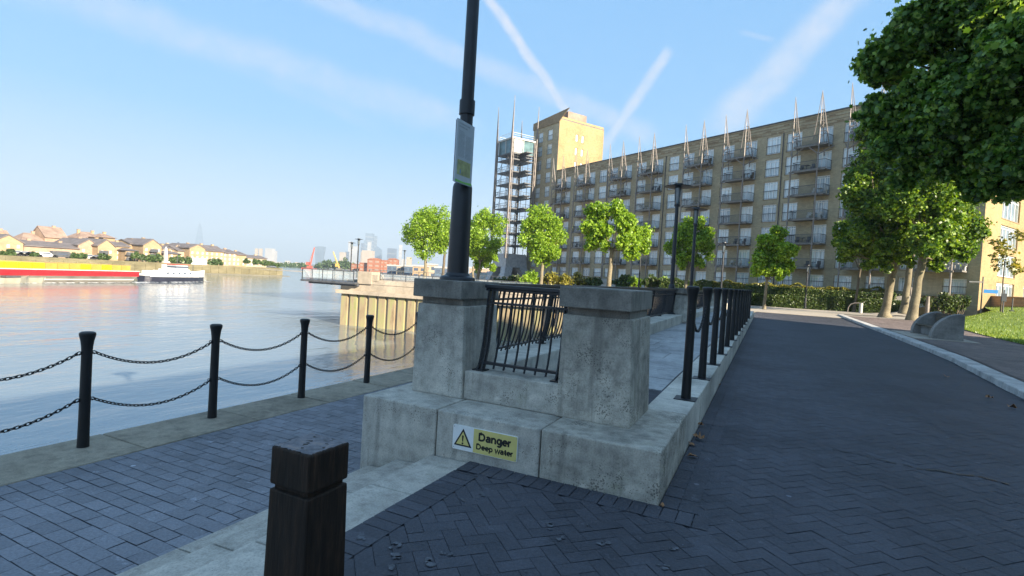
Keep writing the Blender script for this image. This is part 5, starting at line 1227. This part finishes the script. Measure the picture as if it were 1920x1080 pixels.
hull([(0, .9, 1.15, .5), (t*.05, 1.7, 1.1, .7), (t*.2, 2.2, 1.0, .85), (t*.5, 2.3, .95, .9), (t*.75, 2.1, 1.25, .8), (t*.9, 1.3, 1.65, .5), (t*.97, .5, 1.9, .2), (t, .06, 2.0, .02)], 'hull', M['navy'], tg)
hull([(.2, .95, 1.45, 1), (t*.05, 1.76, 1.40, 1), (t*.2, 2.26, 1.3, 1), (t*.5, 2.36, 1.2, 1), (t*.75, 2.17, 1.55, 1), (t*.9, 1.38, 1.98, 1), (t*.97, .56, 2.25, 1), (t+.1, .08, 2.4, 1)], 'bulwark', M['white'], tg, 1.0)
b = MB(); b.box(t*.26, t*.72, -1.5, 1.5, 1.0, 2.15); b.box(t*.33, t*.66, -1.3, 1.3, 2.15, 2.45); b.build('deckhouse', M['white'], tg, bev=.08)
b = MB(); b.box(t*.44, t*.63, -1.2, 1.2, 2.45, 3.35); wh = b.build('wheelhouse', M['white'], tg, bev=.06)
b = MB(); b.box(t*.435, t*.635, -1.22, 1.22, 2.75, 3.15); b.build('wheelhouse_window', M['citydark'], wh)
b = MB(); b.box(t*.425, t*.65, -1.4, 1.4, 3.35, 3.5); b.build('wheelhouse_roof', M['orange'], wh, bev=.04)
b = MB(); b.lathe([(.45, 2.2), (.5, 3.3), (.45, 3.35)], c=(t*.33, 0), n=16); b.build('funnel', M['dirtywhite'], tg, 'auto')
b = MB(); b.tube([(t*.53, 0, 3.5), (t*.53, 0, 5.2)], .06, 6); b.tube([(t*.53, -.5, 4.7), (t*.53, .5, 4.7)], .04, 5); b.build('mast', M['darksteel'], tg)
b = MB(); b.tube([(t*.80, 0, 1.9), (t*.80, 0, 3.6)], .06, 6); b.build('mast', M['darksteel'], tg)
b = MB(); b.box(t*.06, t*.18, -.9, .9, 1.1, 2.1); b.build('tow_winch', M['dirtywhite'], tg, bev=.1)
for k in range(5): b = MB(); x = t*(.27+.09*k); b.box(x, x+.6, -1.53, 1.53, 1.5, 1.9); b.build('deckhouse_window', M['citydark'], tg)
u = Vector((hd.x, hd.y, 0)).normalized()
BS = TSt-u*4.6   # bow of the barge just astern of the tug
BLn = 48.0; bo = BS-u*BLn; bo.z = WZ
bg = empty('barge', bo, 'long red sided barge loaded with a row of yellow containers', 'boat', rz=ta)
b = MB(); b.extr([(2.5, -4, -.6), (0, -4, 1.2), (BLn, -4, 1.2), (BLn-2.5, -4, -.6)], (0, 8, 0)); b.build('hull', M['hullgrey'], bg)
b = MB(); b.extr([(-.05, -4.06, 1.1), (-.1, -4.06, 1.95), (BLn+.1, -4.06, 1.95), (BLn+.05, -4.06, 1.1)], (0, 8.12, 0)); b.build('side_band', M['red'], bg)
b = MB(); b.box(-.1, BLn+.1, -4.12, -3.9, 1.952, 2.08); b.box(-.1, BLn+.1, 3.9, 4.12, 1.952, 2.08); b.build('coaming', M['dirtywhite'], bg)
b = MB(); b.box(1, BLn-1, -4.09, -4.0, .45, .62); b.build('rubbing_strake', M['dirtywhite'], bg)
cw = 1.72
cb0 = MB(); cb0.box(0, cw, -3, 3, 0, 1.75)
for k in range(9): x = .06+k*.18; cb0.box(x, x+.09, -3.03, 3.03, .15, 1.65)
cols = ['contochre', 'contochre', 'contyellow', 'contochre', 'contyellow', 'contochre', 'contochre', 'contochre', 'contyellow', 'contyellow', 'contyellow', 'contyellow', 'contochre', 'contyellow', 'contyellow', 'contyellow']
cmesh = {k: cb0.mesh('container', M[k]) for k in ('contochre', 'contyellow')}
nth = ['first', 'second', 'third', 'fourth', 'fifth', 'sixth', 'seventh', 'eighth', 'ninth', 'tenth', 'eleventh', 'twelfth', 'thirteenth', 'fourteenth', 'fifteenth', 'sixteenth']
for i, cl in enumerate(cols):
    o = link('container', cmesh[cl]); q = BS-u*(.6+(i+1)*1.83); o.location = (q.x, q.y, WZ+1.201); o.rotation_euler.z = ta
    tag(o, f"{'bright yellow' if cl == 'contyellow' else 'ochre'} container on the red barge, {nth[i]} from the tugboat end", 'container', 'containers on the barge')
for i, (px, py, lb_) in enumerate(((20, 531, 'small pale boat at the left edge in front of the red barge'), (63, 530, 'small pale boat right beside the one at the left edge, before the barge'))):
    q = onz(px, py, WZ); o = empty('small_boat', (q.x, q.y, WZ), lb_, 'boat', 'small pale boats before the barge', rz=ta)
    hull([(-2.2, .7, .75, .8), (-1.5, .95, .75, .8), (.5, 1.0, .8, .8), (1.6, .6, .95, .4), (2.3, .05, 1.1, .1)], 'hull', M['hullpale'], o, -.3); b = MB(); b.box(-1.1, .8, -.7, .7, .78, 1.05); b.build('cover', M['darksteel'], o, bev=.08)
# wake of white water along the tug and barge
V = []; F = []; g = random.Random(4)
def foam(p0, p1, w0, w1, n=40):
    for i in range(n):
        if g.random() < .25: continue
        f0, f1 = i/n, (i+.9)/n; a = p0.lerp(p1, f0); c = p0.lerp(p1, f1); nn = Vector((-u.y, u.x, 0)); w = w0+(w1-w0)*f0; j0, j1 = g.uniform(-.3, .3), g.uniform(-.3, .3); o = len(V)
        V.extend([(a.x+nn.x*j0, a.y+nn.y*j0, WZ+.03), (c.x+nn.x*j1, c.y+nn.y*j1, WZ+.03), (c.x+nn.x*(j1+w*g.uniform(.5, 1)), c.y+nn.y*(j1+w*g.uniform(.5, 1)), WZ+.09), (a.x+nn.x*(j0+w*g.uniform(.5, 1)), a.y+nn.y*(j0+w*g.uniform(.5, 1)), WZ+.06)]); F.append((o, o+1, o+2, o+3))
rgt = Vector((u.y, -u.x, 0))
foam(TBw+u*1.6+rgt*.3, TBw-u*7+rgt*3.2, .9, .5); foam(TBw-u*7+rgt*3.0, TSt-u*12+rgt*4.9, .45, .9, 60); foam(TSt-u*2+rgt*3.6, TSt-u*28+rgt*5.2, .5, .6, 60)
o = link('wake', np_mesh('wake', np.array(V), np.array(F), M['foam'])); o['kind'] = 'stuff'; tag(o, 'white foam thrown up along the tugboat and barge', 'foam')

# ================================================================== distance: far land, low buildings, skyline
b = MB(); b.prism([(-1500, 560), (-520, 640), (-330, 760), (-210, 900), (0, 1100), (900, 1400), (900, 9000), (-6500, 9000), (-6500, 1500), (-2500, 900)], -8, -1.6); struct('far_land', b, M['bank'])
b = MB(); b.prism([(-33.4, 400), (-60, 430), (-130, 500), (-165, 600), (-120, 900), (400, 900), (400, 400)], -8, -.6); struct('far_promenade', b, M['earth'])
HR = Vector((CR.x, CR.y, 0)).normalized(); HA = math.atan2(HR.y, HR.x)
def tower(label, x0, x1, ty, D, mat, name='tower', shape='box', steps=(), rot=0, cat='tower', by=None, group='towers of the distant skyline'):
    P = dep((x0+x1)/2, ty, D); w = (x1-x0)/FPX*D; zt_ = P.z; zb = -3.0
    o = empty(name, (P.x, P.y, zb), label, cat, group, rz=HA+rot); H = zt_-zb; d = w*.8; b = MB()
    if shape == 'box': b.box(-w/2, w/2, -d/2, d/2, 0, H)
    elif shape == 'spire':
        for s in (-1, 1): b.frus((-w/2 if s < 0 else .02*w, -.02*w if s < 0 else w/2, -d/2, d/2), 0, (-w*.07 if s < 0 else .015*w, -.015*w if s < 0 else w*.07, -w*.05, w*.05), H*(1 if s < 0 else .955))
        b.frus((-w*.36, w*.36, -d*.42, d*.42), 0, (-w*.06, w*.06, -w*.05, w*.05), H*.9)
    elif shape == 'flare':
        prev = None
        for f, k, sh in ((0, .68, 0), (.3, .72, -.01), (.6, .84, .0), (.85, .96, .02), (.95, 1.0, .03)):
            r_ = (-w*k/2+sh*w, w*k/2+sh*w, -d*k/2, d*k/2)
            if prev: b.frus(prev[0], prev[1], r_, H*f)
            prev = (r_, H*f)
        b.extr([(-w*.47, -d/2, H*.95), (w*.53, -d/2, H*.95), (w*.53, -d/2, H), (w*.2, -d/2, H*.998), (-w*.1, -d/2, H*.985), (-w*.35, -d/2, H*.97)], (0, d, 0))
    elif shape == 'bullet': b.lathe([(w*.40, 0), (w*.47, H*.3), (w*.5, H*.5), (w*.45, H*.72), (w*.3, H*.9), (w*.12, H*.98), (.5, H)], n=18)
    elif shape == 'slant': b.extr([(-w/2, -d/2, 0), (w/2, -d/2, 0), (w/2, -d/2, H*.86), (-w*.1, -d/2, H), (-w/2, -d/2, H*.80)], (0, d, 0))
    for a, c, f in steps: b.box(a*w, c*w, -d*.45, d*.45, 0, H*f)
    b.build('facade', M[mat], o)
    b = MB(); n = max(3, int(H/26))
    for k in range(1, n): 
        if shape in ('box',): z = H*k/n; b.box(-w/2-.4, w/2+.4, -d/2-.4, d/2+.4, z, z+H*.012)
    if b.v: b.build('floor_bands', M['citypale'], o)
    return o
tower('faint tapering glass spire alone above the warehouses, tallest on the left', 366, 385, 417, 5600, 'cityglass', 'skyscraper', 'spire', rot=.3)
tower('flared top heavy glass skyscraper left of the main cluster', 592, 609, 462, 3600, 'cityglass', 'skyscraper', 'flare')
tower('tallest glass skyscraper with stepped top in the main cluster', 687, 701, 438, 3900, 'cityglass', 'skyscraper')
tower('slightly lower slab joined right of the tallest skyscraper', 700.5, 707, 442.5, 3950, 'cityglass', 'skyscraper')
tower('lower glass slab joined left of the tallest skyscraper', 683, 687.6, 450.5, 3880, 'cityglass', 'skyscraper')
tower('narrow pale slab standing before the tallest skyscraper', 690, 696, 454, 3500, 'citypale', 'skyscraper')
tower('dark slender tower left of the tallest skyscraper', 677.5, 682.5, 456, 3700, 'citydark', 'skyscraper')
tower('pale wide tower between the two distant lamp posts', 661, 671, 462, 3600, 'citypale', 'skyscraper')
tower('pale narrow tower left of the distant lamp posts', 654, 659.5, 453, 3800, 'citypale', 'skyscraper')
tower('rounded bulging dark glass tower right of the tallest skyscraper', 701, 716, 462, 3300, 'cityglass', 'skyscraper', 'slant')
tower('square blue glass tower standing apart on the right', 728, 743, 466, 3200, 'citydark', 'skyscraper')
tower('thin pale pointed tower right of the square blue one', 749, 754.5, 459, 3500, 'citypale', 'skyscraper')
tower('cream stepped block in front of the main skyscraper cluster', 681, 701, 470, 2300, 'citycream', 'tower_block', steps=((-.6, .1, .9),))
tower('cream block at the left of the skyscraper cluster', 638, 648, 473, 2600, 'citycream', 'tower_block')
tower('small blue slab beside the cream block', 648, 654, 472, 2700, 'citydark', 'tower_block')
tower('cream tower block far right under the leftmost round tree', 763, 772, 482, 1900, 'citycream', 'tower_block')
tower('pale tower block right of the blue tower behind brick houses', 754, 760, 486, 2000, 'citypale', 'tower_block')
tower('pale twin tower left of the far bank trees', 479, 484, 466, 2400, 'citycream', 'tower_block'); tower('second pale twin tower joined near the far bank trees', 487, 492, 466, 2400, 'citycream', 'tower_block')
tower('wide pale tower block behind the row of far bank trees', 500, 514, 466, 2600, 'citypale', 'tower_block', steps=((.5, .8, .85),))
tower('round blue gasholder like block over the far bank roofs', 329, 340, 454, 700, 'citydark', 'tower_block', 'bullet', group='buildings beyond the far bank')
sky_r = random.Random(12); low = []
for i in range(46):
    px = 505+i*6.3+sky_r.uniform(-2, 2)
    low.append((px, px+sky_r.uniform(5, 11), 503.5-6.0*(600-px)/600*0-sky_r.uniform(5, 15)+(px-560)*.045, sky_r.uniform(1500, 2200)))
for i, (a, c, ty, D) in enumerate(low): tower('one of the low pale blocks along the hazy horizon under the skyline', a, c, ty, D, sky_r.choice(['citypale', 'citycream', 'citypale', 'buff2', 'cityglass']), 'city_block', cat='building', group='low blocks along the horizon')
def lowblock(label, x0, x1, ty, D, mat, roof=None, bands=0, h=None):
    P = dep((x0+x1)/2, ty, D); w = (x1-x0)/FPX*D; H = P.z+2.5; o = empty('riverside_building', (P.x, P.y, -2.5), label, 'building', 'riverside buildings across the bend', rz=HA); b = MB(); d = min(w, 30); b.box(-w/2, w/2, 0, d, 0, H); b.build('wall', M[mat], o)
    n = max(2, int(H/3.2)); m_ = max(2, int(w/5))
    for k in range(n):
        for j in range(m_):
            if k == 0 and j == 0: bb_ = MB(); bb_.box(-w/m_*.3, w/m_*.3, -.12, .02, 0, H/n*.45); wme = bb_.mesh('window', M['citydark' if mat != 'redbrick' else 'tile'])
            link('window', wme, o, loc=(-w/2+w*(j+.5)/m_, 0, k*H/n+H/n*.3))
    b = MB()
    if roof == 'gable': b.extr([(-w/2-.3, -.4, H), (w/2+.3, -.4, H), (w*.2, -.4, H+w*.14), (-w*.3, -.4, H+w*.1)], (0, d+.5, 0))
    else: b.box(-w/2-.3, w/2+.3, -.3, d+.3, H, H+.8)
    b.build('roof', M['redbrick' if mat == 'redbrick' else 'citypale'], o)
lowblock('large red brick riverside block, left wing with lower roof', 674, 690, 494, 520, 'redbrick')
lowblock('large red brick riverside block, tallest middle part', 689, 713, 487, 515, 'redbrick', 'gable')
lowblock('large red brick riverside block, right wing', 712, 727, 489, 520, 'redbrick')
lowblock('separate red brick block below the square blue tower', 728, 745, 486.5, 560, 'redbrick', 'gable')
lowblock('low red brick house row left of the distant lamp posts', 658, 675, 496, 540, 'redbrick')
lowblock('grey glazed riverside flats right of the red brick block', 726, 746, 499, 300, 'cityglass')
lowblock('cream riverside flats left of the small distant lamp post', 744, 758, 500, 290, 'citycream')
lowblock('blue glazed riverside flats right of the small distant lamp post', 757, 775, 500, 285, 'cityglass')
lowblock('tan brick riverside flats under the leftmost round tree', 774, 800, 500, 270, 'buff')
lowblock('cream flats behind the leftmost round tree', 796, 818, 497, 290, 'citycream')
lowblock('grey striped flats seen left of the tall lamp post', 815, 842, 503, 250, 'cityglass')
lowblock('pinkish brick flats seen right of the tall lamp post', 880, 935, 505, 260, 'buff2')
FT = 'distant tree clumps along the river bend'
for i, (px, py, r, D, lb_) in enumerate(((536, 497, 9, 640, 'distant green trees left end of the river bend'), (552, 498, 8, 650, 'distant trees right of the far bank end'), (567, 497, 8, 650, 'distant trees left of the red crane barge'), (600, 497, 7, 640, 'distant trees behind the red crane barge'), (618, 494, 12, 600, 'tallest distant trees left of the yellow crane'), (630, 495, 12, 600, 'distant trees directly behind the yellow crane'), (645, 495, 12, 590, 'distant trees right of the yellow crane'), (655, 498, 9, 590, 'distant trees left of the red brick block'))):
    c_ = dep(px, py, D); r_ = r*D/FPX; bl = [(c_.x, c_.y, c_.z, r_)]+[(c_.x+HR.x*r_*k, c_.y+HR.y*r_*k, c_.z-r_*.25, r_*.75) for k in (-.9, .9)]; shrub(lb_, bl, 900, 'leaffar', 500+i, 2.0, FT, name='tree')
def crane(label, base, tip, D, mat, hullmat):
    a = dep(*base, D); c = dep(*tip, D); o = empty('crane_barge', (a.x, a.y, WZ), label, 'crane', rz=HA); w = 26*D/FPX; b = MB(); b.box(-w*.5, w*.4, -4, 4, 0, 1.2); b.box(-w*.15, w*.1, -3, 3, 1.2, 3.2); b.build('barge_hull', M[hullmat], o)
    dx = (c-a).dot(HR); dz = c.z-WZ; b = MB()
    for s in (-1.2, 1.2): b.tube([(0, s, 3), (dx, s*.3, dz)], .45, 6)
    for k in range(9): f = k/9; b.tube([(dx*f, -1.2+.9*f, 3+(dz-3)*f), (dx*(f+.1), 1.2-.9*f, 3+(dz-3)*(f+.1))], .25, 5)
    b.build('boom', M[mat], o); b = MB(); b.tube([(-w*.15, 0, 4), (dx, 0, dz)], .12, 4); b.box(-w*.25, -w*.05, -2, 2, 4.2, 7); b.build('winch_house', M[mat], o)
crane('red crane barge with tall leaning boom on the distant river', (581, 503), (590, 464), 520, 'orange', 'orange'); crane('yellow crane barge with leaning boom before the distant trees', (636, 503), (625, 472), 500, 'contochre', 'hullgrey')

# ================================================================== light, sky, haze
SUN_EL = R(23); sv = Vector((.93, -.37, math.tan(SUN_EL))).normalized()
sl_ = bpy.data.lights.new('sun', 'SUN'); sl_.energy = 3.9; sl_.angle = R(.53); sl_.color = (1, .86, .66)
so = bpy.data.objects.new('sun', sl_); COL.objects.link(so); so.rotation_euler = (-sv).to_track_quat('-Z', 'Y').to_euler(); so.location = (30, -20, 40)
w = bpy.data.worlds.new('World'); sc.world = w; w.use_nodes = True; nt = w.node_tree; bgn = nt.nodes['Background']
sky = nt.nodes.new('ShaderNodeTexSky'); sky.sky_type = 'NISHITA'; sky.sun_disc = False; sky.sun_elevation = SUN_EL; sky.sun_rotation = math.atan2(.93, -.37)
sky.air_density = 1.0; sky.dust_density = .1; sky.ozone_density = 3.0; sky.altitude = 0
tc = nt.nodes.new('ShaderNodeTexCoord'); vec = tc.outputs['Generated']
def vdot(v, d):
    n = nt.nodes.new('ShaderNodeVectorMath'); n.operation = 'DOT_PRODUCT'; L(nt, v, n.inputs[0]); n.inputs[1].default_value = tuple(d); return n.outputs['Value']
nz = noise(nt, coords(nt, (1, 1, 1), kind='Generated'), 9, 6, .62); nz2 = noise(nt, coords(nt, (1, 1, 1), kind='Generated'), 30, 5, .6)
total = None
def mr(x, a, b_, c, d):
    n = nt.nodes.new('ShaderNodeMapRange'); n.interpolation_type = 'SMOOTHSTEP'; n.inputs[1].default_value = a; n.inputs[2].default_value = b_; n.inputs[3].default_value = c; n.inputs[4].default_value = d; L(nt, x, n.inputs[0]); return n.outputs[0]
def trail(pa, pb, half, amt, fade0=.12, fade1=.12, ext=(0, 1), taper=0.0):
    global total
    a = ray(*pa).normalized(); c = ray(*pb).normalized(); n = a.cross(c).normalized(); t1 = n.cross(a); ang = a.angle(c)
    d = math_(nt, 'ABSOLUTE', math_(nt, 'ADD', vdot(vec, n), math_(nt, 'MULTIPLY', math_(nt, 'SUBTRACT', nz, .5), half*1.3)))
    pos = math_(nt, 'DIVIDE', math_(nt, 'ARCTAN2', vdot(vec, t1), vdot(vec, a)), ang)
    wd_ = math_(nt, 'ADD', half, math_(nt, 'MULTIPLY', pos, half*taper)); dn = math_(nt, 'DIVIDE', d, wd_)
    m = mr(dn, .15, 1.0, 1, 0); m = math_(nt, 'MULTIPLY', m, math_(nt, 'ADD', .12, math_(nt, 'MULTIPLY', nz2, 1.55)))
    m = math_(nt, 'MULTIPLY', m, mr(pos, ext[0]-fade0, ext[0]+fade0*.2, 0, 1)); m = math_(nt, 'MULTIPLY', m, mr(pos, ext[1]-fade1*.2, ext[1]+fade1, 1, 0)); m = math_(nt, 'MULTIPLY', m, amt)
    total = m if total is None else math_(nt, 'MAXIMUM', total, m)
trail((918, 0), (1066, 212), .012, .88, .6, .12, taper=.2)
trail((1250, 100), (1143, 262), .014, .66, .08, .5, taper=.2)
trail((1585, 0), (1370, 225), .034, .60, .7, .25, taper=.3)
trail((620, 0), (1210, 248), .027, .42, .4, .06)
trail((150, 0), (830, 222), .040, .36, .4, .2)
trail((1400, 62), (1440, 72), .006, .25, .6, .6)
trail((290, 60), (650, 210), .02, .15, .4, .4)
cl = nt.nodes.new('ShaderNodeClamp'); L(nt, total, cl.inputs[0])
SKYK = 0.06
hs = nt.nodes.new('ShaderNodeHueSaturation'); hs.inputs['Saturation'].default_value = 1.1; L(nt, sky.outputs[0], hs.inputs['Color'])
se = nt.nodes.new('ShaderNodeSeparateXYZ'); L(nt, vec, se.inputs[0]); hzf = ramp(nt, se.outputs[2], [(0, (0.3844, 0.4372, 0.4986)), (.10, (0.2839, 0.3844, 0.5123)), (.24, (0.138, 0.3178, 0.5263)), (.46, (0.1255, 0.2938, 0.5169)), (.75, (0.185, 0.332, 0.5263)), (1, (0.2256, 0.3614, 0.5263))]).outputs[0]
hzf = mixc(nt, 1.0, hzf, (6.0, 6.0, 6.0), 'MULTIPLY')
skyc = mixc(nt, .93, hs.outputs[0], hzf)
mx = mixc(nt, cl.outputs[0], skyc, (2.4498, 2.6487, 3.0739)); L(nt, mx, bgn.inputs[0]); bgn.inputs[1].default_value = SKYK

HAZE = True
if HAZE:
    b = MB(); b.box(-7000, 3000, -1500, 9600, -9.5, 410); hz = b.build('haze', None); hz.data.materials.clear()
    m = bpy.data.materials.new('haze_air'); m.use_nodes = True; t_ = m.node_tree; t_.nodes.remove(t_.nodes['Principled BSDF']); pv_ = t_.nodes.new('ShaderNodeVolumePrincipled'); pv_.inputs['Color'].default_value = (.46, .58, .73, 1); pv_.inputs['Density'].default_value = .00026; pv_.inputs['Anisotropy'].default_value = .0
    L(t_, pv_.outputs[0], t_.nodes['Material Output'].inputs['Volume']); hz.data.materials.append(m); hz['kind'] = 'stuff'; hz['label'] = 'thin pale air haze over the river and city'; hz['category'] = 'haze'
sc.view_settings.view_transform = 'Standard'; sc.view_settings.look = 'None'; sc.view_settings.gamma = 1; sc.view_settings.use_curve_mapping = False; sc.view_settings.exposure = 2.4
sc.render.engine = 'CYCLES'; sc.cycles.use_denoising = True; sc.cycles.max_bounces = 6; sc.cycles.diffuse_bounces = 3; sc.cycles.glossy_bounces = 3; sc.cycles.transparent_max_bounces = 8; sc.cycles.volume_bounces = 0; sc.cycles.sample_clamp_indirect = 6
